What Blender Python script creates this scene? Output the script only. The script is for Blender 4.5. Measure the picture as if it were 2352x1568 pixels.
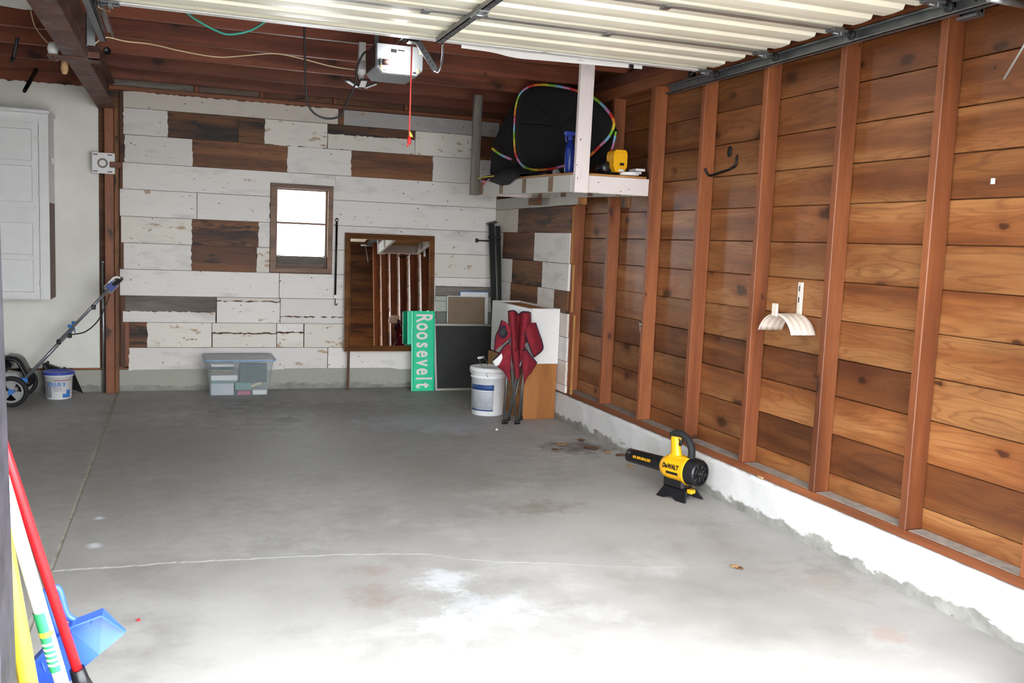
import bpy, math, random
from mathutils import Vector, Matrix, Euler
random.seed(7)
MIRROR_YAW, MIRROR_TILT = 0.0, 5.0
for o in list(bpy.data.objects): bpy.data.objects.remove(o, do_unlink=True)
S = bpy.context.scene
COL = S.collection

# ------------------------------------------------------------------ camera
CAM_H = 1.40
F_PX = 2128.381
R = [Vector((0.9409767482, -0.3361515619, 0.0395586495)),     # image right, in world axes
     Vector((0.0016239114, -0.1123894812, -0.9936629043)),    # image down
     Vector((0.3384673134, 0.9350779283, -0.1052100082))]     # forward
cam_d = bpy.data.cameras.new('camera'); cam = bpy.data.objects.new('camera', cam_d); COL.objects.link(cam)
cam_d.sensor_width = 36.0; cam_d.lens = F_PX/2352*36.0; cam_d.clip_start = 0.05; cam_d.clip_end = 300
M = Matrix.Identity(4)
for i in range(3):
    M[i][0] = R[0][i]; M[i][1] = -R[1][i]; M[i][2] = -R[2][i]
M[2][3] = CAM_H
cam.matrix_world = M
S.camera = cam

# ------------------------------------------------------------------ sky, exposure
S.view_settings.view_transform = 'Standard'; S.view_settings.look = 'None'
S.view_settings.gamma = 1.0; S.view_settings.use_curve_mapping = False
S.view_settings.exposure = 0.0
W = bpy.data.worlds.new('overcast_sky'); S.world = W; W.use_nodes = True
bg = W.node_tree.nodes['Background']
bg.inputs[0].default_value = (0.92, 0.96, 1.0, 1); bg.inputs[1].default_value = 14.0
sun_d = bpy.data.lights.new('sun', 'SUN'); sun_d.energy = 12.0; sun_d.angle = math.radians(6); sun_d.color = (1.0, 0.96, 0.90)
sun = bpy.data.objects.new('sun', sun_d); COL.objects.link(sun); sun.location = (4, 6, 12)
sun.rotation_euler = Vector((-0.50, -0.18, -0.85)).to_track_quat('-Z', 'Y').to_euler()

# ------------------------------------------------------------------ measuring helpers (real planes, metres)
C0 = Vector((0, 0, CAM_H))
def at(u, v, ax, val):
    d = R[0]*(u-1176)+R[1]*(v-784)+R[2]*F_PX
    i = 'XYZ'.index(ax)
    return C0+d*((val-C0[i])/d[i])
def floor_at(u, v, z=0.0): return at(u, v, 'Z', z)
def X_at(u, Y, Z):
    k = (u-1176)/F_PX; n = R[0]-R[2]*k
    return -(n.y*Y+n.z*(Z-CAM_H))/n.x
def Y_at(u, X, Z):
    k = (u-1176)/F_PX; n = R[0]-R[2]*k
    return -(n.x*X+n.z*(Z-CAM_H))/n.y
def Z_at(v, X, Y):
    k = (v-784)/F_PX; n = R[1]-R[2]*k
    return CAM_H-(n.x*X+n.y*Y)/n.z

# ------------------------------------------------------------------ node material helpers
def lin(h):
    h = h.lstrip('#'); out = []
    for i in (0, 2, 4):
        c = int(h[i:i+2], 16)/255
        out.append(c/12.92 if c <= 0.04045 else ((c+0.055)/1.055)**2.4)
    return (*out, 1.0)
class NT:
    def __init__(s, name):
        s.m = bpy.data.materials.new(name); s.m.use_nodes = True
        s.t = s.m.node_tree; s.b = s.t.nodes['Principled BSDF']
    def n(s, typ, **kw):
        nd = s.t.nodes.new(typ)
        for k, v in kw.items(): setattr(nd, k, v)
        return nd
    def put(s, sock, v):
        if v is None: return
        if hasattr(v, 'is_output'): s.t.links.new(v, sock)
        elif isinstance(v, str): sock.default_value = lin(v)
        else: sock.default_value = v
    def co(s, kind='Object'): return s.n('ShaderNodeTexCoord').outputs[kind]
    def rnd(s): return s.n('ShaderNodeObjectInfo').outputs['Random']
    def math(s, op, a, b=None, c=None, clamp=False):
        nd = s.n('ShaderNodeMath', operation=op, use_clamp=clamp)
        for i, v in enumerate((a, b, c)): s.put(nd.inputs[i], v)
        return nd.outputs[0]
    def vm(s, op, a, b=None):
        nd = s.n('ShaderNodeVectorMath', operation=op)
        s.put(nd.inputs[0], a); s.put(nd.inputs[1], b)
        return nd.outputs['Vector'] if op not in ('LENGTH', 'DISTANCE') else nd.outputs['Value']
    def noise(s, vec, scale=1.0, detail=3, rough=0.55, dist=0.0):
        nd = s.n('ShaderNodeTexNoise')
        s.put(nd.inputs['Vector'], vec); nd.inputs['Scale'].default_value = scale
        nd.inputs['Detail'].default_value = detail; nd.inputs['Roughness'].default_value = rough; nd.inputs['Distortion'].default_value = dist
        return nd.outputs['Fac']
    def vor(s, vec, scale=1.0, feature='F1', dim='3D'):
        nd = s.n('ShaderNodeTexVoronoi', feature=feature, voronoi_dimensions=dim)
        s.put(nd.inputs['Vector'], vec); nd.inputs['Scale'].default_value = scale
        return nd.outputs['Distance'], nd.outputs['Color']
    def mapr(s, v, a, b, c=0.0, d=1.0):
        nd = s.n('ShaderNodeMapRange'); nd.clamp = True
        s.put(nd.inputs[0], v); nd.inputs[1].default_value = a; nd.inputs[2].default_value = b; nd.inputs[3].default_value = c; nd.inputs[4].default_value = d
        return nd.outputs[0]
    def ramp(s, v, stops, interp='LINEAR'):
        nd = s.n('ShaderNodeValToRGB'); nd.color_ramp.interpolation = interp
        e = nd.color_ramp.elements
        while len(e) < len(stops): e.new(0.5)
        for el, (p, c) in zip(e, stops):
            el.position = p; el.color = lin(c) if isinstance(c, str) else (c, c, c, 1)
        s.put(nd.inputs[0], v); return nd.outputs[0]
    def mix(s, f, a, b, typ='MIX'):
        nd = s.n('ShaderNodeMix', data_type='RGBA', blend_type=typ)
        s.put(nd.inputs['Factor'], f); s.put(nd.inputs['A'] if False else nd.inputs[6], a); s.put(nd.inputs[7], b)
        return nd.outputs[2]
    def sep(s, v):
        nd = s.n('ShaderNodeSeparateXYZ'); s.put(nd.inputs[0], v); return nd.outputs
    def comb(s, x=0.0, y=0.0, z=0.0):
        nd = s.n('ShaderNodeCombineXYZ')
        for i, v in enumerate((x, y, z)): s.put(nd.inputs[i], v)
        return nd.outputs[0]
    def bump(s, h, strength=0.3, dist=0.005):
        nd = s.n('ShaderNodeBump'); nd.inputs['Strength'].default_value = strength; nd.inputs['Distance'].default_value = dist
        s.put(nd.inputs['Height'], h); s.t.links.new(nd.outputs[0], s.b.inputs['Normal'])
    def done(s, col=None, rough=None, metal=None, spec=None):
        s.put(s.b.inputs['Base Color'], col); s.put(s.b.inputs['Roughness'], rough); s.put(s.b.inputs['Metallic'], metal)
        if spec is not None: s.b.inputs['Specular IOR Level'].default_value = spec
        return s.m
MAT = {}
def plain(name, col, rough=0.5, metal=0.0, var=0.08, scale=9.0, bump=0.0):
    """a plain surface with a little uneven tone"""
    k = NT(name); p = k.co()
    f = k.noise(p, scale, 4)
    c = k.mix(k.mapr(f, 0.3, 0.75, 0.0, 1.0), tuple(x*(1-var*2) for x in lin(col)[:3])+(1,), tuple(min(1, x*(1+var)) for x in lin(col)[:3])+(1,))
    if bump: k.bump(f, bump, 0.003)
    MAT[name] = k.done(c, rough, metal); return MAT[name]
def wood(name, light, mid, dark, knotc='#3c1c0c', knots=0.5, tint=0.25, rough=0.5, rings=0.35, dim=1.0, streak=0.0, grime=0.0):
    """sawn board: the grain runs along the local X axis of the piece"""
    k = NT(name); r = k.rnd()
    p = k.vm('ADD', k.co(), k.comb(k.math('MULTIPLY', r, 71.3), k.math('MULTIPLY', r, 37.1), k.math('MULTIPLY', r, 53.7)))
    big = k.noise(k.vm('MULTIPLY', p, (0.55, 3.0, 7.0)), 1.0, 3, 0.5, 0.6)
    col = k.ramp(big, [(0.30, dark), (0.47, mid), (0.62, light)])
    ringn = k.noise(k.vm('MULTIPLY', p, (0.9, 7.0, 9.0)), 1.0, 2, 0.4, 0.3)
    rg = k.math('SINE', k.math('MULTIPLY', ringn, 95.0))
    col = k.mix(k.mapr(rg, 0.35, 1.0, 0.0, rings), col, dark)
    fine = k.noise(k.vm('MULTIPLY', p, (5.0, 90.0, 150.0)), 1.0, 3, 0.6)
    col = k.mix(0.55, col, k.ramp(fine, [(0.25, 0.55), (0.7, 1.0)]), 'MULTIPLY')
    if knots > 0:
        px_ = k.sep(p); q = k.comb(k.math('MULTIPLY', px_[0], 2.3), k.math('ADD', k.math('MULTIPLY', px_[2], 4.2), k.math('MULTIPLY', px_[1], 4.2)), 0.0)
        q = k.vm('ADD', q, k.vm('MULTIPLY', k.comb(k.noise(p, 14.0, 1), k.noise(k.vm('ADD', p, (5, 5, 5)), 14.0, 1), 0.0), (0.22, 0.22, 0.0)))
        d, c = k.vor(q, 1.0, 'F1', '2D')
        cr = k.sep(c)[0]; size = k.mapr(cr, 1.0-knots, 1.0, 0.0, 0.15)
        e = k.math('DIVIDE', d, k.math('ADD', size, 0.0005))
        col = k.mix(k.mapr(e, 1.0, 2.2, 0.6, 0.0), col, dark)
        col = k.mix(k.mapr(k.math('ABSOLUTE', k.math('SUBTRACT', e, 0.75)), 0.0, 0.35, 0.85, 0.25), col, knotc) if False else k.mix(k.mapr(e, 0.6, 1.05, 0.8, 0.0), col, knotc)
    if streak:
        sk = k.noise(k.vm('MULTIPLY', p, (2.2, 6.0, 13.0)), 1.0, 5, 0.65, 0.4)
        col = k.mix(k.mapr(sk, 0.64-0.1*streak, 0.70-0.1*streak, 0.0, 0.85), col, '#140f0b')
    if grime:
        gm_ = k.noise(k.vm('MULTIPLY', p, (1.6, 3.0, 4.0)), 1.0, 5, 0.65)
        col = k.mix(grime, col, k.ramp(gm_, [(0.34, 0.45), (0.5, 0.85), (0.62, 1.0)]), 'MULTIPLY')
    tone = k.ramp(k.math('FRACT', k.math('MULTIPLY', r, 17.37)), [(0.0, dim*(1.0-tint*1.5)), (0.5, dim*(1.0-tint*0.5)), (1.0, dim)])
    col = k.mix(1.0, col, tone, 'MULTIPLY')
    k.bump(fine, 0.25, 0.002)
    MAT[name] = k.done(col, rough); return MAT[name]
def painted(name, col, under, chips=0.3, stain='#a9824e', stains=0.3, grey=0.35, rough=0.55):
    """old white paint over sawn board: grain, hairline cracks, flakes, rust-coloured stains, nail heads"""
    k = NT(name); r = k.rnd()
    p = k.vm('ADD', k.co(), k.comb(k.math('MULTIPLY', r, 61.3), k.math('MULTIPLY', r, 47.1), k.math('MULTIPLY', r, 33.7)))
    tone = k.ramp(k.math('FRACT', k.math('MULTIPLY', r, 23.7)), [(0.0, 0.86), (1.0, 1.0)])
    c = k.mix(1.0, col, tone, 'MULTIPLY')
    sm = k.noise(k.vm('MULTIPLY', p, (2.2, 3.0, 6.0)), 1.0, 4, 0.6)
    c = k.mix(k.mapr(sm, 0.55, 0.8, 0.0, grey), c, '#8f8b86')
    st = k.noise(k.vm('MULTIPLY', p, (5.0, 6.0, 11.0)), 1.0, 4, 0.65)
    lim = 0.71-0.13*stains
    c = k.mix(k.mapr(st, lim, lim+0.04, 0.0, 0.75), c, stain)
    crack = k.noise(k.vm('MULTIPLY', p, (1.6, 20.0, 42.0)), 1.0, 2, 0.5)
    c = k.mix(k.mapr(k.math('ABSOLUTE', k.math('SUBTRACT', crack, 0.36)), 0.0, 0.004, 0.55, 0.0), c, '#5d4f45')
    ch = k.noise(k.vm('MULTIPLY', p, (9.0, 14.0, 26.0)), 1.0, 5, 0.7)
    lim = 0.745-0.16*chips
    c = k.mix(k.mapr(ch, lim, lim+0.015), c, under)
    pz_ = k.sep(p); d, cc = k.vor(k.comb(k.math('MULTIPLY', pz_[0], 7.0), k.math('MULTIPLY', pz_[2], 9.0), 0.0), 1.0, 'F1', '2D')
    s = k.mapr(k.sep(cc)[0], 0.6, 1.0, 0.0, 0.05)
    c = k.mix(k.mapr(k.math('SUBTRACT', d, s), 0.0, 0.006, 0.85, 0.0), c, '#3d3029')
    k.bump(k.noise(k.vm('MULTIPLY', p, (5.0, 60.0, 90.0)), 1.0, 3), 0.25, 0.002)
    MAT[name] = k.done(c, rough); return MAT[name]

# woods
wood('pine', '#cb8c55', '#b06d3b', '#8a4d28', knots=0.66, tint=0.20, rough=0.40, dim=0.70, grime=0.55, rings=0.42)
wood('pine_dark', '#b4733f', '#985a30', '#6f3c1f', knots=0.70, tint=0.2, rough=0.40, dim=0.68, grime=0.6, rings=0.42)
wood('redwood', '#bb6f42', '#a86037', '#854726', knots=0.4, tint=0.18, rough=0.5, rings=0.2, dim=0.74, grime=0.35)
wood('joist_wood', '#a45a3c', '#8a4630', '#60301f', knots=0.3, tint=0.2, rough=0.55, rings=0.2, dim=0.85, grime=0.4)
wood('bare_brown', '#9a6436', '#784829', '#412616', knots=0.5, tint=0.25, rough=0.6, streak=0.4)
wood('stained_brown', '#8e5a30', '#6c4225', '#1f140e', knots=0.6, tint=0.15, rough=0.6, rings=0.5, streak=1.1)
wood('grey_board', '#958c82', '#7f766c', '#5d554d', knots=0.2, tint=0.12, rough=0.7, rings=0.4)
wood('roof_plank', '#8b7768', '#71604f', '#4e4136', knots=0.3, tint=0.25, rough=0.7)
wood('oak_veneer', '#bd7f42', '#b0723a', '#99602f', knots=0.0, tint=0.05, rough=0.4, rings=0.25)
wood('frame_wood', '#8a5a30', '#6f4524', '#4d2f18', knots=0.0, tint=0.08, rough=0.35)
wood('window_wood', '#8d6547', '#735039', '#4f3526', knots=0.0, tint=0.1, rough=0.5)
wood('plywood_edge', '#d19a5c', '#bf8548', '#99622f', knots=0.0, tint=0.05, rough=0.6)
painted('white_board', '#f0ebe6', '#7d5a3d', chips=0.4, stains=0.3, grey=0.5)
painted('white_board_stained', '#efe9df', '#8b6845', chips=0.45, stains=0.85)
painted('white_cream', '#e0d6cb', '#7d5a3d', chips=0.3, stains=0.1)
painted('loft_white', '#eadedb', '#6b3f30', chips=0.42, stains=0.0, grey=0.12)
painted('loft_dull', '#cfccc4', '#6b4f36', chips=0.25, stains=0.05, grey=0.25)
painted('grey_wash', '#b4b2b0', '#6a5d52', chips=0.35, stains=0.0, grey=0.8)
painted('pale_green', '#b9c0b4', '#6a5d52', chips=0.25, stains=0.0, grey=0.3)
painted('dull_green', '#767c74', '#5a5249', chips=0.2, stains=0.0, grey=0.3)
plain('plaster_white', '#f1efe7', 0.6, var=0.05, scale=2.5)
plain('cabinet_white', '#ebebeb', 0.45, var=0.02)
plain('melamine_white', '#e8e6e4', 0.3, var=0.01)
plain('white_plastic', '#ececec', 0.35, var=0.02)
plain('hose_plastic', '#dccfc2', 0.4, var=0.03)
plain('black_plastic', '#17171a', 0.35, var=0.1)
plain('black_rubber', '#1c1c1e', 0.7, var=0.1)
plain('black_metal', '#121214', 0.4, metal=0.3, var=0.1)
plain('black_cord', '#1b1b1c', 0.5)
plain('black_fabric', '#0b0b0d', 0.9, var=0.25, scale=30)
plain('yellow_plastic', '#f2b115', 0.35, var=0.03)
plain('maroon_fabric', '#8c1a2c', 0.85, var=0.15, scale=25)
plain('navy_fabric', '#241c33', 0.85)
plain('galvanised', '#a8acae', 0.35, metal=0.85, var=0.12, scale=20)
plain('dull_steel', '#7f8184', 0.45, metal=0.8, var=0.12, scale=20)
plain('aluminium', '#b9b6b0', 0.4, metal=0.7, var=0.05)
plain('chrome', '#d5d6d8', 0.15, metal=1.0, var=0.02)
plain('opener_grey', '#85888c', 0.4, metal=0.35, var=0.04)
plain('opener_dark', '#4c3735', 0.45, var=0.08)
plain('cream_wire', '#d9c39c', 0.6)
plain('green_cord', '#2f9a86', 0.5)
plain('red_cord', '#e2524a', 0.6, var=0.15, scale=150)
plain('red_plastic', '#e01f26', 0.35)
plain('blue_plastic', '#3b62cf', 0.4)
plain('blue_lid', '#3d4fb4', 0.4)
plain('bright_blue', '#3a7fd0', 0.4)
plain('deep_blue', '#17348f', 0.3)
plain('yellow_handle', '#f3d93f', 0.35)
plain('white_handle', '#eef2ef', 0.3, var=0.02)
plain('green_label', '#2f9a63', 0.5)
plain('label_blue', '#2b4b86', 0.5)
plain('label_grey', '#c9ccd2', 0.55)
plain('label_line', '#9aa0a8', 0.55)
plain('label_red', '#b0483a', 0.5)
plain('paper_white', '#f0efee', 0.7, var=0.02)
plain('cardboard', '#8c7763', 0.75, var=0.08)
plain('tape_tan', '#8b7257', 0.7, var=0.12)
plain('sign_green', '#10d6a0', 0.35, var=0.03)
plain('sign_white', '#f6efe9', 0.4, var=0.02)
plain('grey_hub', '#9a9a9a', 0.45, var=0.05)
plain('silver_tube', '#8d9096', 0.35, metal=0.6, var=0.05)
plain('dry_leaf', '#8a5a34', 0.8, var=0.3, scale=40)
plain('pale_leaf', '#c9a476', 0.8, var=0.2, scale=40)
plain('jamb_dark', '#3b3840', 0.6, var=0.35, scale=14, bump=0.3)
plain('joint_filler', '#aeab9f', 0.9, var=0.2, scale=12)
plain('dust_grey', '#948b84', 0.9, var=0.15, scale=20)
for i_, c_ in enumerate(('#e03a3c', '#ee8a2d', '#e6cf3a', '#8fc43f', '#8fc9e4', '#d993c4')): plain('binding_%d' % i_, c_, 0.7)

def floor_material():
    k = NT('concrete_floor'); p = k.co()
    a = k.noise(p, 0.55, 5, 0.6); b = k.noise(k.vm('ADD', p, (9, 3, 0)), 2.3, 6, 0.65); g = k.noise(p, 60.0, 3, 0.6)
    c = k.ramp(a, [(0.33, '#8b8985'), (0.5, '#a09e9b'), (0.66, '#b0afac')])
    c = k.mix(k.mapr(b, 0.52, 0.72, 0.0, 0.55), c, '#7b7873')
    c = k.mix(k.mapr(k.noise(k.vm('ADD', p, (2, 17, 0)), 1.3, 5, 0.7), 0.56, 0.68, 0.0, 0.5), c, '#b9b8b6')
    c = k.mix(k.mapr(g, 0.62, 0.75, 0.0, 0.35), c, '#6f6c68')
    wob = k.noise(p, 9.0, 6, 0.75)
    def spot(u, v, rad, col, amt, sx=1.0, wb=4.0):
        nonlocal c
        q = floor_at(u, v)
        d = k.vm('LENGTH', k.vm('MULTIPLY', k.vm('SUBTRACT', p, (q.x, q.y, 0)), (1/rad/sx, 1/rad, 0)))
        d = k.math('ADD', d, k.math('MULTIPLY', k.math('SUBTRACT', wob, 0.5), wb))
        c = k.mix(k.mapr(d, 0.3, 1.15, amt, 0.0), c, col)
    spot(600, 1040, 1.7, '#75726e', 0.6, 1.25, 1.4); spot(330, 1010, 0.9, '#74716c', 0.4, 1.0, 1.4); spot(820, 940, 0.9, '#65625e', 0.45, 1.5, 1.4)  # broad oil stains; their dark tone also paints in daylight falling off rearwards
    spot(1010, 1332, 0.13, '#d6dae2', 0.45); spot(1125, 1395, 0.17, '#ccd4e0', 0.3); spot(1190, 1420, 0.10, '#d2d8e0', 0.3)
    spot(1050, 1440, 0.14, '#ccd4e0', 0.5); spot(860, 1365, 0.12, '#7c5f54', 0.4); spot(855, 1310, 0.07, '#86685a', 0.4)
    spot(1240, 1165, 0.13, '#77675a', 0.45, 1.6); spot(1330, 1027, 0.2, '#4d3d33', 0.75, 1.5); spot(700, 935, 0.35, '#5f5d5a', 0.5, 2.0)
    spot(960, 970, 0.35, '#aeb2c0', 0.45, 1.5); spot(1040, 985, 0.22, '#b6bac6', 0.5); spot(660, 965, 0.12, '#4c4a46', 0.5)
    spot(1900, 1335, 0.2, '#8c7f74', 0.4); spot(2050, 1460, 0.08, '#9b7f70', 0.4); spot(220, 1252, 0.035, '#dfe6ee', 0.8)
    spot(228, 1190, 0.03, '#d8dfe8', 0.8); spot(1960, 1300, 0.16, '#77716c', 0.4, 1.5)
    k.bump(k.math('ADD', k.math('MULTIPLY', b, 0.6), k.math('MULTIPLY', g, 0.25)), 0.15, 0.004)
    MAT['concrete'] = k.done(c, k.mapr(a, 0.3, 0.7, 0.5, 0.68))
floor_material()
def curb_material(name, white, top):
    k = NT(name); p = k.co(); z = k.sep(p)[2]
    n = k.noise(k.vm('MULTIPLY', p, (1.0, 1.0, 2.2)), 4.5, 6, 0.65); n2 = k.noise(p, 26.0, 4, 0.6)
    grey = k.ramp(k.noise(p, 7.0, 5, 0.65), [(0.3, '#77756f'), (0.7, '#a3a19b')])
    c = k.mix(k.mapr(n2, 0.3, 0.7, 0.0, 0.25), white, '#b9b7b3')
    e = k.math('ADD', k.math('MULTIPLY', z, 5.5), n)
    c = k.mix(k.mapr(e, 0.72, 0.80, 1.0, 0.0), c, grey)
    c = k.mix(k.mapr(k.math('ADD', k.math('MULTIPLY', k.math('SUBTRACT', z, top), 20.0), k.noise(p, 9.0, 4)), 0.38, 0.55, 0.0, 0.55), c, '#8f877e')
    k.bump(n2, 0.3, 0.004)
    MAT[name] = k.done(c, 0.7)
curb_material('curb_white', '#d9d8d8', 0.215); curb_material('curb_grey', '#a5a598', 0.19)
def rust_material():
    k = NT('rusty_steel'); p = k.co()
    n = k.noise(p, 4.0, 6, 0.65); g = k.noise(k.vm('ADD', p, (4, 4, 4)), 9.0, 5, 0.6)
    c = k.ramp(n, [(0.3, '#4d2c24'), (0.5, '#6b4438'), (0.7, '#7d5a4d')])
    c = k.mix(k.mapr(g, 0.52, 0.68, 0.0, 0.7), c, '#77797b')
    MAT['rusty_steel'] = k.done(c, 0.6, 0.3)
rust_material()
def door_paint():
    k = NT('door_cream'); p = k.co()
    n = k.noise(p, 3.0, 5, 0.6); d, c_ = k.vor(p, 22.0)
    c = k.mix(k.mapr(n, 0.4, 0.7, 0.0, 0.5), '#f1ecd9', '#ded6bd')
    c = k.mix(k.mapr(d, 0.02, 0.05, 0.5, 0.0), c, '#8b7a5c')
    MAT['door_cream'] = k.done(c, 0.3)
    k = NT('door_white'); p = k.co()
    c = k.mix(k.mapr(k.noise(k.vm('MULTIPLY', p, (3.0, 6.0, 20.0)), 2.0, 5, 0.7), 0.66, 0.70, 0.0, 0.8), '#e4e2e0', '#8c6b55')
    MAT['door_white'] = k.done(c, 0.35)
door_paint()
def special():
    k = NT('mirror_silver'); MAT['mirror'] = k.done((0.82, 0.82, 0.80, 1), 0.015, 1.0)
    k = NT('window_glass'); k.b.inputs['Transmission Weight'].default_value = 1.0; k.b.inputs['IOR'].default_value = 1.02
    MAT['glass'] = k.done((1, 1, 1, 1), 0.15)
    k = NT('clear_plastic'); k.b.inputs['Alpha'].default_value = 0.30
    MAT['clear_plastic'] = k.done(lin('#c3cfd6'), 0.22)
    k = NT('clear_lid'); k.b.inputs['Alpha'].default_value = 0.62
    MAT['clear_lid'] = k.done(lin('#b7b2ad'), 0.3)
    k = NT('screen_mesh'); k.b.inputs['Alpha'].default_value = 0.88
    p = k.co(); MAT['screen_mesh'] = k.done(k.mix(k.mapr(k.noise(p, 2.0, 3), 0.35, 0.7), '#2f3030', '#474747'), 0.75)
    k = NT('bulb_glow'); k.b.inputs['Emission Color'].default_value = (1.0, 0.98, 0.95, 1); k.b.inputs['Emission Strength'].default_value = 60.0
    MAT['bulb_glow'] = k.done((1, 1, 1, 1), 0.3)
special()

# ------------------------------------------------------------------ mesh helpers
ORIGIN = {}
class MB:
    """collects vertices in world metres; build() links them as ONE mesh object"""
    def __init__(s): s.v = []; s.f = []; s.mi = []; s.cur = 0; s.smooth = []
    def add(s, vs, fs, smooth=False):
        o = len(s.v); s.v += [Vector(q) for q in vs]
        for f in fs: s.f.append(tuple(i+o for i in f)); s.mi.append(s.cur); s.smooth.append(smooth)
        return s
    def box(s, a, b):
        x0, y0, z0 = (min(a[i], b[i]) for i in range(3)); x1, y1, z1 = (max(a[i], b[i]) for i in range(3))
        return s.add([(x0, y0, z0), (x1, y0, z0), (x1, y1, z0), (x0, y1, z0), (x0, y0, z1), (x1, y0, z1), (x1, y1, z1), (x0, y1, z1)],
                     [(0, 3, 2, 1), (4, 5, 6, 7), (0, 1, 5, 4), (1, 2, 6, 5), (2, 3, 7, 6), (3, 0, 4, 7)])
    def cbox(s, a, b, c=0.004, mat=None):
        """box with chamfered edges; mat is an optional 4x4 placement"""
        lo = [min(a[i], b[i]) for i in range(3)]; hi = [max(a[i], b[i]) for i in range(3)]
        c = min(c, min(hi[i]-lo[i] for i in range(3))*0.4)
        vs = []; idx = {}
        for sx in (0, 1):
            for sy in (0, 1):
                for sz in (0, 1):
                    sg = (sx, sy, sz)
                    for ax in range(3):
                        q = []
                        for i in range(3):
                            w = hi[i] if sg[i] else lo[i]
                            if i != ax: w += -c if sg[i] else c
                            q.append(w)
                        idx[(sg, ax)] = len(vs); vs.append(q)
        fs = []
        for ax in range(3):
            o1, o2 = [(1, 2), (2, 0), (0, 1)][ax]
            for sd in (0, 1):
                def sg(a1, a2):
                    t = [0, 0, 0]; t[ax] = sd; t[o1] = a1; t[o2] = a2; return tuple(t)
                q = [idx[(sg(*w), ax)] for w in ((0, 0), (1, 0), (1, 1), (0, 1))]
                fs.append(tuple(q if sd else q[::-1]))
        for ax in range(3):                                        # edge chamfers run along ax
            o1, o2 = [(1, 2), (2, 0), (0, 1)][ax]
            for a1 in (0, 1):
                for a2 in (0, 1):
                    def sg(a0):
                        t = [0, 0, 0]; t[ax] = a0; t[o1] = a1; t[o2] = a2; return tuple(t)
                    q = [idx[(sg(0), o1)], idx[(sg(1), o1)], idx[(sg(1), o2)], idx[(sg(0), o2)]]
                    fs.append(tuple(q if (a1 != a2) else q[::-1]))
        for sx in (0, 1):
            for sy in (0, 1):
                for sz in (0, 1):
                    t = (sx, sy, sz); q = [idx[(t, 0)], idx[(t, 1)], idx[(t, 2)]]
                    fs.append(tuple(q if (sx+sy+sz) % 2 == 1 else q[::-1]))
        if mat is not None: vs = [mat @ Vector(q) for q in vs]
        return s.add(vs, fs)
    def prism(s, pts, off):
        """polygon of 3-D points pushed along off"""
        pts = [Vector(q) for q in pts]; off = Vector(off); n = len(pts)
        fs = [tuple(range(n))[::-1], tuple(range(n, 2*n))]+[(i, (i+1) % n, n+(i+1) % n, n+i) for i in range(n)]
        return s.add(pts+[q+off for q in pts], fs)
    def tube(s, pts, r, n=8, closed=False, caps=True):
        pts = [Vector(q) for q in pts]; m = len(pts)
        rr = r if isinstance(r, (list, tuple)) else [r]*m
        up = None; vs = []
        for i in range(m):
            if closed: t = pts[(i+1) % m]-pts[i-1]
            else: t = pts[min(i+1, m-1)]-pts[max(i-1, 0)]
            t = t.normalized()
            if up is None:
                up = Vector((0, 0, 1)) if abs(t.z) < 0.9 else Vector((1, 0, 0))
            up = (up-t*up.dot(t)).normalized(); sd = t.cross(up)
            for j in range(n):
                a = 2*math.pi*j/n; vs.append(pts[i]+(up*math.cos(a)+sd*math.sin(a))*rr[i])
        fs = []
        for i in range(m if closed else m-1):
            for j in range(n):
                a, b = i*n, ((i+1) % m)*n
                fs.append((a+j, b+j, b+(j+1) % n, a+(j+1) % n))
        s.add(vs, fs, True)
        if caps and not closed:
            o = len(s.v)-len(vs)
            s.f += [tuple(o+j for j in range(n)), tuple(o+(m-1)*n+j for j in reversed(range(n)))]; s.mi += [s.cur]*2; s.smooth += [False]*2
        return s
    def lathe(s, prof, mat, n=28, smooth=True, a0=0.0, a1=2*math.pi):
        """profile [(radius, height)] turned about the local Z axis of mat"""
        full = abs(a1-a0-2*math.pi) < 1e-6; vs = []; fs = []; k = n if full else n+1
        for (r, h) in prof:
            for j in range(k):
                a = a0+(a1-a0)*j/n; vs.append(mat @ Vector((r*math.cos(a), r*math.sin(a), h)))
        for i in range(len(prof)-1):
            for j in range(n):
                fs.append((i*k+j, i*k+(j+1) % k, (i+1)*k+(j+1) % k, (i+1)*k+j))
        return s.add(vs, fs, smooth)
    def grid(s, rows, smooth=True):
        h, w = len(rows), len(rows[0])
        return s.add([q for r_ in rows for q in r_], [(i*w+j, i*w+j+1, (i+1)*w+j+1, (i+1)*w+j) for i in range(h-1) for j in range(w-1)], smooth)
    def build(s, name, mats, parent=None, origin=None, flat=False):
        o0 = Vector(origin) if origin is not None else (ORIGIN[parent.name] if parent is not None else Vector((0, 0, 0)))
        me = bpy.data.meshes.new(name); me.from_pydata([tuple(q-o0) for q in s.v], [], s.f)
        for m_ in (mats if isinstance(mats, (list, tuple)) else [mats]): me.materials.append(MAT[m_] if isinstance(m_, str) else m_)
        me.polygons.foreach_set('material_index', s.mi)
        me.polygons.foreach_set('use_smooth', [bool(x) and not flat for x in s.smooth])
        me.update()
        import bmesh
        bm = bmesh.new(); bm.from_mesh(me); bmesh.ops.recalc_face_normals(bm, faces=bm.faces); bm.to_mesh(me); bm.free()
        o = bpy.data.objects.new(name, me); COL.objects.link(o); ORIGIN[o.name] = o0
        if parent is not None:
            o.parent = parent; o.location = o0-ORIGIN[parent.name]
        else: o.location = o0
        return o
def solidify(o, t, off=0.0):
    m = o.modifiers.new('thickness', 'SOLIDIFY'); m.thickness = t; m.offset = off; return o
def thing(name, label, cat, loc, group=None):
    o = bpy.data.objects.new(name, None); COL.objects.link(o); o.location = loc; o.empty_display_size = 0.05
    ORIGIN[o.name] = Vector(loc); o['label'] = label; o['category'] = cat
    if group: o['group'] = group
    return o
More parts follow.
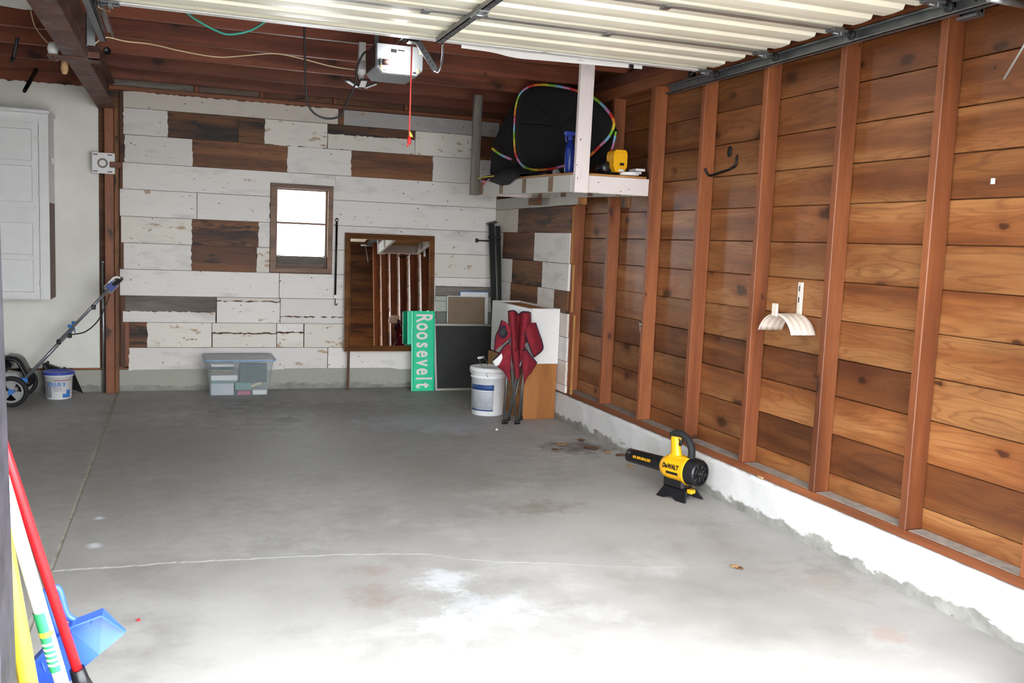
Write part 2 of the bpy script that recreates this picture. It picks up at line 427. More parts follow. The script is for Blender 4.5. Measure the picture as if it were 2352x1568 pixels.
def tag(o, label, cat, group=None):
    o['label'] = label; o['category'] = cat
    if group: o['group'] = group
    return o
def struct(o, label=None):
    o['kind'] = 'structure'
    if label: o['label'] = label
    return o
AXR = {'X': Matrix.Identity(3), 'Y': Matrix(((0, -1, 0), (1, 0, 0), (0, 0, 1))), 'Z': Matrix(((0, 0, -1), (0, 1, 0), (1, 0, 0)))}
def plank(name, a, b, axis, mat, parent, c=0.003, label=None):
    """chamfered timber between two corners, its local X running along the length"""
    a, b = Vector(a), Vector(b); ctr = (a+b)/2; d = Vector([abs(q) for q in (b-a)])/2
    rot = AXR[axis]; l = rot.transposed() @ d; l = Vector([abs(q) for q in l])
    mb = MB(); mb.cbox(-l, l, c)
    o = mb.build(name, mat, None, (0, 0, 0))
    o.matrix_local = Matrix.Translation(ctr-(ORIGIN[parent.name] if parent else Vector((0, 0, 0)))) @ rot.to_4x4()
    if parent: o.parent = parent
    ORIGIN[o.name] = ctr
    if label: o['label'] = label
    return o
def poly_board(name, pts, thick, axis, plane, mat, parent, jag='', amp=0.006):
    """board cut to an outline: pts are (along, z); axis 'X' lies on Y=plane, axis 'Y' lies on X=plane with along = -Y; front face on the plane"""
    n = len(pts); out = []
    for i in range(n):
        p, q = Vector(pts[i]), Vector(pts[(i+1) % n]); out.append(p)
        e = q-p
        side = ('r' if e.y > 0 else 'l') if abs(e.y) > abs(e.x) else ('b' if e.x > 0 else 't')
        if side in jag:
            k = max(4, int(e.length/0.022)); nn = Vector((-e.y, e.x)).normalized()
            for j in range(1, k): out.append(p+e*(j/k)+nn*random.uniform(-amp, amp))
    cx = sum(q[0] for q in pts)/n; cz = sum(q[1] for q in pts)/n
    mb = MB(); mb.prism([(q.x-cx, 0, q.y-cz) for q in out], (0, thick, 0))
    o = mb.build(name, mat, None, (0, 0, 0))
    if axis == 'X': o.matrix_local = Matrix.Translation((cx, plane, cz))
    else:            # board on the right wall: local X runs towards -Y of the room, front faces -X
        o.matrix_local = Matrix.Translation((plane, -cx, cz)) @ Matrix(((0, 1, 0, 0), (-1, 0, 0, 0), (0, 0, 1, 0), (0, 0, 0, 1)))
    o.parent = parent; return o
def text(name, body, size, mat, parent, matrix, extrude=0.0008, bold=0.0, sx=1.0, align='CENTER'):
    cu = bpy.data.curves.new(name, 'FONT'); cu.body = body; cu.size = size; cu.extrude = extrude; cu.offset = bold
    cu.align_x = align; cu.align_y = 'CENTER'; cu.resolution_u = 4
    t = bpy.data.objects.new(name, cu); COL.objects.link(t)
    me = bpy.data.meshes.new_from_object(t.evaluated_get(bpy.context.evaluated_depsgraph_get()))
    bpy.data.objects.remove(t, do_unlink=True)
    me.name = name; me.materials.clear(); me.materials.append(MAT[mat])
    me.transform(Matrix.Diagonal((sx, 1, 1, 1)))
    o = bpy.data.objects.new(name, me); COL.objects.link(o); o.parent = parent
    o.matrix_local = Matrix.Translation(-ORIGIN[parent.name]) @ matrix; ORIGIN[o.name] = Vector((0, 0, 0))
    return o
def frame_of(origin, xdir, ydir):
    """4x4 with given local X and Y directions"""
    x = Vector(xdir).normalized(); z = x.cross(Vector(ydir)).normalized(); y = z.cross(x)
    m = Matrix.Identity(4)
    for i in range(3): m[i][0] = x[i]; m[i][1] = y[i]; m[i][2] = z[i]; m[i][3] = origin[i]
    return m
def spline(pts, n=8, closed=False):
    pts = [Vector(q) for q in pts]; m = len(pts); out = []
    rng = range(m if closed else m-1)
    for i in rng:
        g = (lambda j: pts[j % m]) if closed else (lambda j: pts[max(0, min(m-1, j))])
        p0, p1, p2, p3 = g(i-1), g(i), g(i+1), g(i+2)
        for j in range(n):
            t = j/n
            out.append(0.5*((2*p1)+(p2-p0)*t+(2*p0-5*p1+4*p2-p3)*t*t+(3*p1-p0-3*p2+p3)*t**3))
    if not closed: out.append(pts[-1])
    return out

# ================================================================== THE SETTING
YB, XR = 8.56, 2.905            # back wall face, right wall stud face
XBD = XR+0.09                   # inner face of the right wall's boarding
XL, YF = -3.7, 2.02             # unseen left wall, front wall (door opening)
JB = 2.606                      # underside of the ceiling joists

# ---- floor: three concrete slabs with open joints over a sub-base
crack_px = [(118, 1312), (200, 1306), (290, 1301), (380, 1294), (450, 1290), (530, 1286), (600, 1282), (690, 1278), (780, 1274), (900, 1272), (990, 1273), (1080, 1286), (1180, 1292), (1270, 1293), (1400, 1300), (1500, 1303), (1650, 1300), (1800, 1292), (1930, 1270)]
CR = [floor_at(*q) for q in crack_px]
CR2 = []
for i in range(len(CR)-1):
    for j in range(6):
        q = CR[i].lerp(CR[i+1], j/6); CR2.append(Vector((q.x, q.y+random.uniform(-0.006, 0.006), 0)))
CR2.append(CR[-1])
CR2 = [q for q in CR2 if -0.49 < q.x < 2.85]
JX = -0.49
mb = MB(); mb.box((XL-0.2, YF, -0.12), (3.2, YB+0.2, -0.007))
floor = struct(mb.build('floor', 'joint_filler'), 'grey concrete garage floor slabs with a cracked joint')
def slab(pts):
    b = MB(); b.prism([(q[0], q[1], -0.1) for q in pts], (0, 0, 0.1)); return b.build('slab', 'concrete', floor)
edge = [(JX+0.010, CR2[0].y)]+[(q.x, q.y) for q in CR2]+[(3.1, CR2[-1].y-0.02)]
nE = len(edge)
def gap(i): return 0.014*max(0.0, 1-i/(0.85*nE))+0.0008
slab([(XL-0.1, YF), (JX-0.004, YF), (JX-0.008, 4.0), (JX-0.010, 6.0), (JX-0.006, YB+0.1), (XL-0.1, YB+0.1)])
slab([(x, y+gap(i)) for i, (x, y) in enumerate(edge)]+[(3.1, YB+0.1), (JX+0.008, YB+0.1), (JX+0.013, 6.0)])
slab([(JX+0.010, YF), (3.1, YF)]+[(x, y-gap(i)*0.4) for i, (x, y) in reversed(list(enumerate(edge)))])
mb = MB(); mb.box((-12, -16, -0.2), (14, YF, -0.008))
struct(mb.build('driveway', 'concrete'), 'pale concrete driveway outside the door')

# ---- right wall: horizontal pine boards behind studs, sill, plates, painted curb
mb = MB(); mb.box((XBD+0.021, YF-0.1, 0.0), (XBD+0.10, YB+0.25, 2.75))
wall_right = struct(mb.build('wall_right', 'bare_brown'), 'stud wall lined with knotty horizontal pine boards')
zc = [0.160, 0.347, 0.540, 0.724, 0.907, 1.093, 1.278, 1.464, 1.650, 1.837, 2.023, 2.212, 2.398, 2.60]
studs_y = [2.42, 3.03, 3.64, 4.25, 4.865, 5.475, 6.08, 6.70, 7.31, 7.92, 8.50]
for i in range(len(zc)-1):
    cuts = [YF, [3.66, 4.27, 4.885, 3.05, 5.495][i % 5], [6.72, 7.33, 6.10][i % 3], YB+0.06]
    for a, b in zip(cuts[:-1], cuts[1:]):
        g = random.uniform(0.0008, 0.0028); dx = random.uniform(0, 0.003)
        m = random.choice(['pine', 'pine', 'pine', 'pine_dark']) if i < 9 else random.choice(['pine', 'pine_dark', 'pine_dark'])  # upper courses get more dark boards, painting in shade under the overhead door
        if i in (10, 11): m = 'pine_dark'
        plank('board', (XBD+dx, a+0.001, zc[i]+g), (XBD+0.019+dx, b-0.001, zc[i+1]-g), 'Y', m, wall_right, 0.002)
for y in studs_y:
    dz = 2.45
    plank('stud', (XR+random.uniform(-0.002, 0.003), y, 0.255), (XBD-0.001, y+0.041, dz), 'Z', 'redwood', wall_right, 0.003)
plank('stud', (XR+0.006, 5.475+0.043, 1.9), (XBD-0.001, 5.475+0.083, 2.45), 'Z', 'redwood', wall_right, 0.003)
plank('sill_plate', (XR, YF, 0.217), (XBD+0.01, YB, 0.255), 'Y', 'redwood', wall_right, 0.003)
mb = MB()
for a, b in zip(studs_y[:-1], studs_y[1:]): mb.box((XR+0.012, a+0.05, 0.255), (XBD-0.002, b-0.008, 0.2575))
mb.build('sill_dust', 'dust_grey', wall_right)
plank('top_plate', (XR, YF, 2.45), (XBD, YB, 2.525), 'Y', 'redwood', wall_right, 0.003)
plank('top_plate', (XR, YF, 2.527), (XBD, YB, 2.603), 'Y', 'joist_wood', wall_right, 0.003)
mb = MB()
ys = [YF+(YB-YF)*i/60 for i in range(61)]
prof = lambda i: [(XR-0.022+0.004*math.sin(i*1.7), 0.0), (XR-0.020+0.004*math.sin(i*1.1), 0.07), (XR-0.012+0.003*math.sin(i*2.3), 0.19), (XR-0.004, 0.213), (XR+0.02, 0.216), (XBD+0.08, 0.216)]
rows = [[(x, y, z) for x, z in prof(i)] for i, y in enumerate(ys)]
mb.grid(rows, False)
mb.build('curb', 'curb_white', wall_right)
# old painted boards nailed over the studs in the back corner
XP = XR-0.021
def corner_board(u0, u1, v0, v1, mat, jag='', um=None):
    """u = picture columns at mid height; v0/v1 = top and bottom rows read at column um"""
    um = um or (u0+u1)/2
    a = at(um, v0, 'X', XP); b = at(um, v1, 'X', XP); zm = (a.z+b.z)/2
    y0 = min(Y_at(u0, XP, zm), YB-0.004) if u0 else YB-0.004; y1 = Y_at(u1, XP, zm)
    return poly_board('board', [(-y0, b.z), (-y1, b.z), (-y1, a.z), (-y0, a.z)], 0.019, 'Y', XP, mat, wall_right, jag)
Zr = [at(1227, v, 'X', XP).z for v in (449, 477, 534, 599, 657, 704)]     # course heights in the corner
Zr += [Zr[-1]-0.19*i for i in range(1, 6)]
def cb(y0u, y1u, zi, mat, jag='', z0=None, z1=None):
    b, a = (Zr[zi+1]+0.002 if z0 is None else z0), (Zr[zi]-0.002 if z1 is None else z1); zm = (a+b)/2
    y0 = YB-0.004 if y0u is None else Y_at(y0u, XP, zm); y1 = Y_at(y1u, XP, zm)
    return poly_board('board', [(-y0, b), (-y1, b), (-y1, a), (-y0, a)], 0.019, 'Y', XP, mat, wall_right, jag)
cb(None, 1272, 0, 'loft_dull'); o = cb(1272, 1337, 0, 'loft_dull'); o.location.x -= 0.035
plank('block', (XP-0.034, Y_at(1346, XP, Zr[1]+0.05), Zr[1]), (XP+0.01, Y_at(1337, XP, Zr[1]+0.05), Zr[0]), 'Y', 'plywood_edge', wall_right)
cb(None, 1190, 1, 'white_cream'); cb(1190, 1312, 1, 'stained_brown')
cb(None, 1155, 2, 'white_cream'); cb(1155, 1227, 2, 'bare_brown', 'l'); cb(1227, 1308, 2, 'white_board', 'r')
cb(None, 1176, 3, 'white_board', 'r', ); cb(1176, 1245, 3, 'stained_brown'); cb(1245, 1305, 3, 'white_board', 'l')
cb(None, 1172, 4, 'white_board', 'r'); cb(1172, 1234, 4, 'bare_brown'); cb(1234, 1272, 4, 'white_board', 'l'); cb(1272, 1302, 4, 'bare_brown')
for i in range(5, 10):
    z1, z0 = Zr[i]-0.002, max(Zr[i+1]+0.002, 0.235)
    if z1-z0 > 0.03: cb(None, 1303-1.5*(i-4), i, ['white_board', 'white_cream'][i % 2], 'r' if i % 2 else '', z0, z1)
for z0, z1, dy in ((Zr[3]+0.004, Zr[1]-0.004, 0), (Zr[5]+0.02, Zr[3]-0.004, 0.01), (0.24, Zr[5], 0.02)):
    zm = (z0+z1)/2; y1 = Y_at(1311, XP, zm)-dy*0
    plank('batten', (XR-0.019, y1-0.020, z0), (XR-0.001, y1-0.002, z1), 'Z', 'plywood_edge', wall_right, 0.002)

# ---- back wall: patchwork of painted and bare boards on dark sheathing
WX0, WX1 = X_at(621, YB, 1.6), X_at(764, YB, 1.6)                      # window outer frame
WZ1, WZ0 = at(690, 424, 'Y', YB).z, at(690, 626, 'Y', YB).z
mb = MB(); t = YB+0.030
mb.box((XL, t, 0.1), (WX0+0.02, t+0.1, 2.62)); mb.box((WX1-0.02, t, 0.1), (3.1, t+0.1, 2.62))
mb.box((WX0+0.02, t, 0.1), (WX1-0.02, t+0.1, WZ0+0.02)); mb.box((WX0+0.02, t, WZ1-0.02), (WX1-0.02, t+0.1, 2.62))
mb.box((XL, t, 2.62), (3.1, t+0.1, 4.4))
wall_back = struct(mb.build('wall_back', 'bare_brown'), 'back wall of salvaged white and brown boards')
zr = [at(285, v, 'Y', YB).z for v in (208, 246.5, 308, 372.5, 433.5, 496, 557, 617.5, 678.5, 739.5, 798, 856.5)]
def bw(u0, u1, row, mat, jag='', f0=0.0, f1=1.0, dy=0.0, x0=None, x1=None):
    """board of one course between two picture columns; f0/f1 = fraction of the course from its foot"""
    a, b = zr[row+1], zr[row]; z0 = a+(b-a)*f0+0.002; z1 = a+(b-a)*f1-0.002; zm = (z0+z1)/2
    xa = X_at(u0, YB, zm)+0.001 if x0 is None else x0; xb = X_at(u1, YB, zm)-0.001 if x1 is None else x1
    return poly_board('board', [(xa, z0), (xb, z0), (xb, z1), (xa, z1)], 0.022, 'X', YB+dy+random.uniform(-0.002, 0.002), mat, wall_back, jag)
XE = XP-0.002
bw(283, 777, 0, 'white_cream', 't'); bw(778, 790, 0, 'bare_brown', dy=0.006); bw(790, 0, 0, 'grey_wash', x1=XE, dy=0.004)
bw(283, 385, 1, 'white_board', 'lr'); bw(385, 548, 1, 'stained_brown', dy=0.008); bw(548, 608, 1, 'stained_brown', dy=0.008)
bw(608, 752, 1, 'white_board_stained', 'lb'); bw(753, 953, 1, 'white_board_stained', 't', 0.0, 0.62); bw(753, 953, 1, 'stained_brown', '', 0.60, 1.0, 0.010)
bw(954, 1088, 1, 'white_board_stained'); bw(1089, 0, 1, 'bare_brown', x1=XE, dy=0.008)
bw(286, 442, 2, 'white_board', 'lr'); bw(442, 660, 2, 'bare_brown', dy=0.007); bw(660, 807, 2, 'white_board', 'lr'); bw(807, 994, 2, 'bare_brown', dy=0.007); bw(994, 0, 2, 'white_board', 'l', x1=XE)
# the fourth course is notched over the window
a, b = zr[4]+0.002, zr[3]-0.002
xa = X_at(282, YB, (a+b)/2)
xs = X_at(770, YB, (a+b)/2)
poly_board('board', [(xa, a), (WX0-0.003, a), (WX0-0.003, WZ1+0.003), (xs, WZ1+0.003), (xs, b), (xa, b)], 0.022, 'X', YB, 'white_board', wall_back)
poly_board('board', [(WX1+0.003, a), (XE, a), (XE, b), (xs+0.002, b), (xs+0.002, WZ1+0.003), (WX1+0.003, WZ1+0.003)], 0.022, 'X', YB+0.001, 'white_board', wall_back)
bw(275, 452, 4, 'white_board'); bw(453, 0, 4, 'white_board', 'r', x1=WX0-0.003); bw(0, 0, 4, 'white_board', x0=WX1+0.003, x1=XE)
bw(278, 441, 5, 'white_board_stained', 'r'); bw(441, 594, 5, 'stained_brown', dy=0.007); bw(594, 0, 5, 'white_board', 'l', x1=WX0-0.003); bw(0, 0, 5, 'white_board', x0=WX1+0.003, x1=XE)
bw(284, 440, 6, 'white_board', 'r'); bw(440, 590, 6, 'bare_brown', dy=0.007); bw(590, 0, 6, 'white_board_stained', 'l', x1=WX0-0.003); bw(0, 0, 6, 'white_board_stained', x0=WX1+0.003, x1=XE)
bw(275, 641, 7, 'white_board'); bw(642, 1000, 7, 'white_board'); bw(1000, 0, 7, 'white_board', '', 0.62, 1.0, x1=XE); bw(1000, 0, 7, 'grey_board', '', 0.22, 0.61, 0.004, x1=XE); bw(1000, 0, 7, 'pale_green', '', 0.0, 0.21, x1=XE)
bw(282, 497, 8, 'grey_board', '', 0.42, 1.0, 0.005); bw(282, 495, 8, 'white_board', 't', 0.0, 0.42); bw(498, 643, 8, 'white_board', 't', 0.0, 0.84); bw(498, 643, 8, 'white_cream', 'b', 0.86, 1.0)
bw(644, 1000, 8, 'white_board', 'b', 0.28, 1.0); bw(644, 1000, 8, 'white_board', 't', 0.0, 0.26); bw(1000, 0, 8, 'pale_green', '', 0.55, 1.0, x1=XE); bw(1000, 0, 8, 'dull_green', '', 0.0, 0.54, x1=XE)
bw(282, 338, 9, 'stained_brown', dy=0.010); bw(338, 486, 9, 'white_board_stained', 'l'); bw(487, 635, 9, 'white_board_stained', 'b', 0.60, 1.0); bw(488, 635, 9, 'white_board_stained', 't', 0.0, 0.56)
bw(636, 697, 9, 'white_board', 'b', 0.64, 1.0); bw(636, 697, 9, 'white_board_stained', 't', 0.0, 0.60); bw(699, 1000, 9, 'white_board_stained'); bw(1000, 0, 9, 'dull_green', x1=XE)
bw(296, 752, 10, 'white_board', 'l'); bw(753, 0, 10, 'white_board', x1=XE)
plank('stud', (X_at(283, YB, 0.6), YB+0.004, 0.20), (X_at(297, YB, 0.6), YB+0.029, zr[9]), 'Z', 'redwood', wall_back)
plank('bottom_plate', (X_at(268, YB, 0.2), YB+0.004, 0.19), (X_at(330, YB, 0.2), YB+0.029, 0.215), 'X', 'redwood', wall_back)
plank('stud', (-0.47, YB+0.003, 0.2), (-0.43, YB+0.028, 2.53), 'Z', 'bare_brown', wall_back)
# plates and blocking above the painted boards
plank('top_plate', (-0.55, YB-0.012, zr[0]+0.002), (XR, YB+0.028, zr[0]+0.036), 'X', 'redwood', wall_back)
zb = zr[0]+0.037
for xa, xb, m in ((-0.52, 0.12, 'grey_board'), (0.16, 0.66, 'roof_plank'), (0.72, 1.30, 'bare_brown'), (1.34, 1.95, 'bare_brown'), (2.0, XR, 'bare_brown')):
    plank('filler_board', (xa, YB+0.012, zb), (xb, YB+0.029, zb+0.14), 'X', m, wall_back)
for xa in (0.14, 0.68, 1.32, 1.97): plank('cripple', (xa-0.019, YB-0.010, zb), (xa+0.019, YB+0.028, zb+0.14), 'Z', 'redwood', wall_back)
# low concrete curb under the boards
mb = MB(); mb.grid([[(x, YB-0.004+0.004*math.sin(x*5+k_*2), z) for k_, z in enumerate((-0.02, 0.09, 0.186))]+[(x, YB+0.03, 0.19), (x, YB+0.09, 0.19)] for x in [XL+i*(3.05-XL)/50 for i in range(51)]], False)
mb.build('curb', 'curb_grey', wall_back)
# smooth white sheet on the left-hand bay
zt = at(100, 190, 'Y', YB).z
LW = [(XL, 0.20), (-0.635, 0.20), (-0.635, zt+0.02), (-0.75, zt-0.02), (-1.3, zt+0.005), (XL, zt+0.03)]
poly_board('sheet', [(-2.42, 0.205), (-0.632, 0.205), (-0.632, zt), (-2.42, zt)], 0.02, 'X', YB+0.002, 'plaster_white', wall_back, 't', 0.01)
poly_board('sheet', [(XL, 0.205), (-2.424, 0.205), (-2.424, zt), (XL, zt)], 0.02, 'X', YB+0.002, 'plaster_white', wall_back)
plank('bottom_plate', (XL, YB+0.0, 0.189), (-0.62, YB+0.02, 0.204), 'X', 'redwood', wall_back)
plank('top_plate', (XL, YB-0.01, zt+0.002), (-0.62, YB+0.028, zt+0.09), 'X', 'joist_wood', wall_back)

# ---- window
mb = MB(); fw, y0, y1 = 0.045, YB-0.028, YB+0.13
mb.box((WX0, y0, WZ0), (WX0+fw, y1, WZ1)); mb.box((WX1-fw, y0, WZ0), (WX1, y1, WZ1)); mb.box((WX0+fw, y0, WZ1-0.04), (WX1-fw, y1, WZ1)); mb.box((WX0+fw, y0, WZ0), (WX1-fw, y1, WZ0+0.035))
win = struct(mb.build('window_1', 'window_wood'), 'small two-pane wooden window glowing white')
sx0, sx1 = WX0+fw, WX1-fw; gz0, gz1 = at(690, 588, 'Y', YB+0.03).z, at(690, 438, 'Y', YB+0.03).z; gm = at(690, 513, 'Y', YB+0.03).z
sy0, sy1 = YB+0.015, YB+0.05
plank('stile', (sx0, sy0, WZ0+0.035), (sx0+0.018, sy1, WZ1-0.04), 'Z', 'window_wood', win); plank('stile', (sx1-0.018, sy0, WZ0+0.035), (sx1, sy1, WZ1-0.04), 'Z', 'window_wood', win)
plank('top_rail', (sx0+0.018, sy0, gz1), (sx1-0.018, sy1, WZ1-0.04), 'X', 'window_wood', win); plank('bottom_rail', (sx0+0.018, sy0-0.004, WZ0+0.082), (sx1-0.018, sy1, gz0), 'X', 'grey_board', win); plank('apron', (sx0+0.018, sy0+0.012, WZ0+0.036), (sx1-0.018, sy1+0.02, WZ0+0.081), 'X', 'window_wood', win)
plank('muntin', (sx0+0.018, sy0, gm-0.009), (sx1-0.018, sy1, gm+0.009), 'X', 'window_wood', win)
plank('stool', (sx0, YB-0.02, WZ0+0.035), (sx1, YB+0.06, WZ0+0.048), 'X', 'window_wood', win)
for za, zb_ in ((gm+0.009, gz1), (gz0, gm-0.009)):
    b = MB(); b.box((sx0+0.016, YB+0.03, za-0.002), (sx1-0.016, YB+0.034, zb_+0.002)); b.build('pane', 'glass', win)
for x in (sx0+0.03, sx1-0.03):
    b = MB(); b.cbox((x-0.016, sy0-0.022, gz0-0.012), (x+0.016, sy0-0.002, gz0+0.004), 0.004); b.tube([(x, sy0-0.02, gz0), (x+0.012, sy0-0.03, gz0+0.02)], 0.004); b.build('sash_latch', 'dull_steel', win)

# ---- ceiling: joists, rafters, plank sheathing under the roof skin
RX, RZ, EZ = -0.4, 3.62, 2.70                                # ridge and right eave
mb = MB()
mb.add([(3.25, YF-0.3, EZ-0.02), (RX, YF-0.3, RZ+0.1), (XL-0.3, YF-0.3, EZ-0.02), (3.25, YB+0.4, EZ-0.02), (RX, YB+0.4, RZ+0.1), (XL-0.3, YB+0.4, EZ-0.02),
        (3.25, YF-0.3, EZ+0.04), (RX, YF-0.3, RZ+0.16), (XL-0.3, YF-0.3, EZ+0.04), (3.25, YB+0.4, EZ+0.04), (RX, YB+0.4, RZ+0.16), (XL-0.3, YB+0.4, EZ+0.04)],
       [(0, 1, 4, 3), (1, 2, 5, 4), (6, 9, 10, 7), (7, 10, 11, 8), (0, 3, 9, 6), (2, 8, 11, 5), (0, 6, 7, 1), (1, 7, 8, 2), (3, 4, 10, 9), (4, 5, 11, 10)])
ceiling = struct(mb.build('ceiling', 'roof_plank'), 'open roof of redwood joists and grey planks')
joist_y = [8.36, 7.765, 7.16, 6.55, 5.94, 5.33, 4.72, 4.11, 3.50, 2.90, 2.30]
for y in joist_y:
    xe = XBD-0.02-random.uniform(0, 0.03)
    plank('joist', (XL, y, JB+random.uniform(-0.003, 0.003)), (xe, y+0.042, JB+0.112), 'X', 'joist_wood', ceiling, 0.003)
for y in joist_y:
    for xe, sg in ((3.05, 1), (XL, -1)):
        a = Vector((xe, y+0.05, EZ-0.03)); b = Vector((RX+sg*0.02, y+0.05, RZ+0.05)); d = b-a
        m = MB(); m.cbox((-d.length/2, 0, -0.045), (d.length/2, 0.042, 0.045), 0.003)
        o = m.build('rafter', 'joist_wood', ceiling); o.matrix_local = frame_of((a+b)/2, d, (0, sg*1.0 if sg < 0 else 1, 0)) if False else Matrix.Translation((a+b)/2) @ Euler((0, -math.atan2(d.z, d.x), 0)).to_matrix().to_4x4()
sl = math.hypot(3.25-RX, RZ+0.1-EZ+0.02); ns = 13
for sg in (1, -1):
    xe = 3.25 if sg > 0 else XL-0.3
    for i in range(ns):
        f = (i+0.5)/ns; cx, cz = xe+(RX-xe)*f, EZ-0.034+(RZ+0.12-EZ)*f
        ln = math.hypot(RX-xe, RZ+0.12-EZ)/ns
        ang = math.atan2(RZ+0.12-EZ, RX-xe)
        for y0_, y1_ in ((YF-0.2, 5.4-0.6*(i % 3)), (5.403-0.6*(i % 3), YB+0.2)):
            m = MB(); m.cbox((-(y1_-y0_)/2, -ln/2+0.003, -0.009), ((y1_-y0_)/2, ln/2-0.003, 0.009), 0.002)
            o = m.build('roof_board', 'roof_plank', ceiling)
            o.matrix_local = Matrix.Translation((cx, (y0_+y1_)/2, cz)) @ Euler((0, -ang, 0)).to_matrix().to_4x4() @ Euler((0, 0, math.pi/2)).to_matrix().to_4x4()
# plaster sheet under the joists of the left bay
a = at(0, 12, 'Z', JB-0.012); b = at(68, 21, 'Z', JB-0.012)
mb = MB(); pts = [(XL+0.01, YF+0.1), (-0.55, YF+0.1), (-0.55, b.y), (b.x, b.y), (a.x+0.12, a.y+0.04), (a.x, a.y), (a.x-0.3, a.y-0.02), (XL+0.01, a.y+0.02)]
mb.prism([(x, y, JB-0.014) for x, y in pts], (0, 0, 0.011)); mb.build('plaster_sheet', 'plaster_white', ceiling)

# ---- unseen left and front walls that close the room
mb = MB(); mb.box((XL-0.1, YF-0.1, -0.05), (XL, YB+0.2, 2.75)); struct(mb.build('wall_left', 'plaster_white'), 'plain white left wall')
mb = MB(); y0, y1 = YF-0.14, YF
mb.box((XL-0.1, y0, -0.05), (-0.44, y1, 2.75)); mb.box((2.50, y0, -0.05), (3.2, y1, 2.75)); mb.box((-0.44, y0, 2.2), (2.50, y1, 2.75))
mb.add([(XL-0.2, y0, 2.75), (3.2, y0, 2.75), (RX, y0, 3.75), (XL-0.2, y1, 2.75), (3.2, y1, 2.75), (RX, y1, 3.75)], [(0, 1, 2), (3, 5, 4), (0, 3, 4, 1), (1, 4, 5, 2), (2, 5, 3, 0)])
wall_front = struct(mb.build('wall_front', 'plaster_white'), 'front wall around the open garage door')
for i in range(2): plank('sheet', (2.50, YF+0.001, 0.22+i*1.2), (XBD-0.001, YF+0.019, 0.22+(i+1)*1.2-0.002), 'X', 'bare_brown', wall_front)
yj = YF+0.03
t0, t1 = at(38, 1568, 'Y', yj), at(3, 595, 'Y', yj)
e = (t1-t0)/(t1.z-t0.z); b0 = t0-e*(t0.z+0.0); b1 = t0+e*(2.2-t0.z)
mb = MB(); mb.prism([(b0.x-0.16, YF-0.13, 0.002), (b0.x, YF-0.13, 0.002), (b1.x, YF-0.13, 2.2), (b1.x-0.16, YF-0.13, 2.2)], (0, 0.16, 0)); mb.build('jamb', 'jamb_dark', wall_front)

# ---- steel beam on its post
XBm, BW2 = -0.567, 0.064
mb = MB(); zb0, zb1 = 2.374, JB-0.004
mb.box((XBm-BW2, YF+0.005, zb0), (XBm+BW2, YB-0.01, zb0+0.012)); mb.box((XBm-BW2, YF+0.005, zb1-0.012), (XBm+BW2, YB-0.01, zb1)); mb.box((XBm-0.005, YF+0.005, zb0+0.012), (XBm+0.005, YB-0.01, zb1-0.012))
beam = thing('steel_beam', 'rusty steel I-beam running under the ceiling joists to the red post', 'beam', (XBm, 5.3, zb0))
mb.build('beam_section', 'rusty_steel', beam)
sp = at(180, 135, 'Z', zb0)
mb = MB(); mb.box((XBm-0.15, 6.05, zb0-0.008), (XBm+0.13, 6.19, zb0-0.001)); mb.box((XBm+BW2+0.002, 6.05, zb0-0.008), (XBm+0.13, 6.056, zb0+0.035)); mb.build('splice_plate', 'rusty_steel', beam)
for dx in (-0.11, 0.10):
    for dy in (6.08, 6.16):
        b = MB(); b.lathe([(0.0, -0.016), (0.011, -0.016), (0.011, -0.008)], Matrix.Translation((XBm+dx, dy, zb0)), 6); b.build('bolt', 'rusty_steel', beam)
YP = 8.45
post = thing('support_post', 'red timber post standing on the floor under the steel beam', 'post', (-0.54, YP, 0))
px0, px1 = X_at(241, YP, 1.2), X_at(268, YP, 1.2)
plank('timber', (px0, YP, 0.0), (px1-0.02, YP+0.09, 2.373), 'Z', 'redwood', post)
plank('side_timber', (px1-0.018, YP+0.02, 0.0), (px1+0.012, YP+0.09, 2.373), 'Z', 'bare_brown', post)
mb = MB(); mb.tube([(px0-0.018, YP+0.05, 0.0), (px0-0.018, YP+0.05, 1.1)], 0.010); mb.tube([(px0-0.018, YP+0.05, 1.1), (px0-0.018, YP+0.05, 1.12)], 0.014)
tag(mb.build('metal_conduit', 'galvanised', None, (px0-0.018, YP+0.05, 0)), 'thin galvanised conduit running up beside the red post', 'conduit')

# ================================================================== GARAGE DOOR, TRACKS, OPENER
DZ = 2.405                                                       # underside of the ribs
DX0, DX1 = -0.30, 2.775
door = bpy.data.objects.new('door_1', None); COL.objects.link(door); ORIGIN['door_1'] = Vector((0, 0, 0)); struct(door, 'white ribbed overhead garage door, rolled up')
sec_y = [4.66, 4.09, 3.525, 2.965, 2.40]
def section(ya, yb, slope=0.0):
    """one ribbed steel section lying flat; ribs run across the door"""
    L = ya-yb; prof = []; n = 3; st = L/n
    lip = 0.012
    prof.append((yb+0.003, DZ+0.040)); prof.append((yb+0.003, DZ+0.006))
    for i in range(n):
        y = yb+i*st
        for f, z in ((0.07, 0.002), (0.30, 0.0), (0.58, 0.002), (0.66, 0.028), (0.80, 0.032), (0.92, 0.028), (0.995, 0.004)):
            prof.append((y+0.004+f*(st-0.008), DZ+z))
    prof += [(ya-0.003, DZ+0.006), (ya-0.003, DZ+0.040)]
    m = MB(); nx = 2
    rows = [[(DX0+(DX1-DX0)*j/nx, y, z) for j in range(nx+1)] for y, z in prof]
    m.grid(rows, False)
    m.grid([[(DX0, prof[0][0], DZ+0.043), (DX1, prof[0][0], DZ+0.043)], [(DX0, prof[-1][0], DZ+0.043), (DX1, prof[-1][0], DZ+0.043)]], False)
    return m.build('section', 'door_cream', door)
for a, b in zip(sec_y[:-1], sec_y[1:]):
    section(a, b)
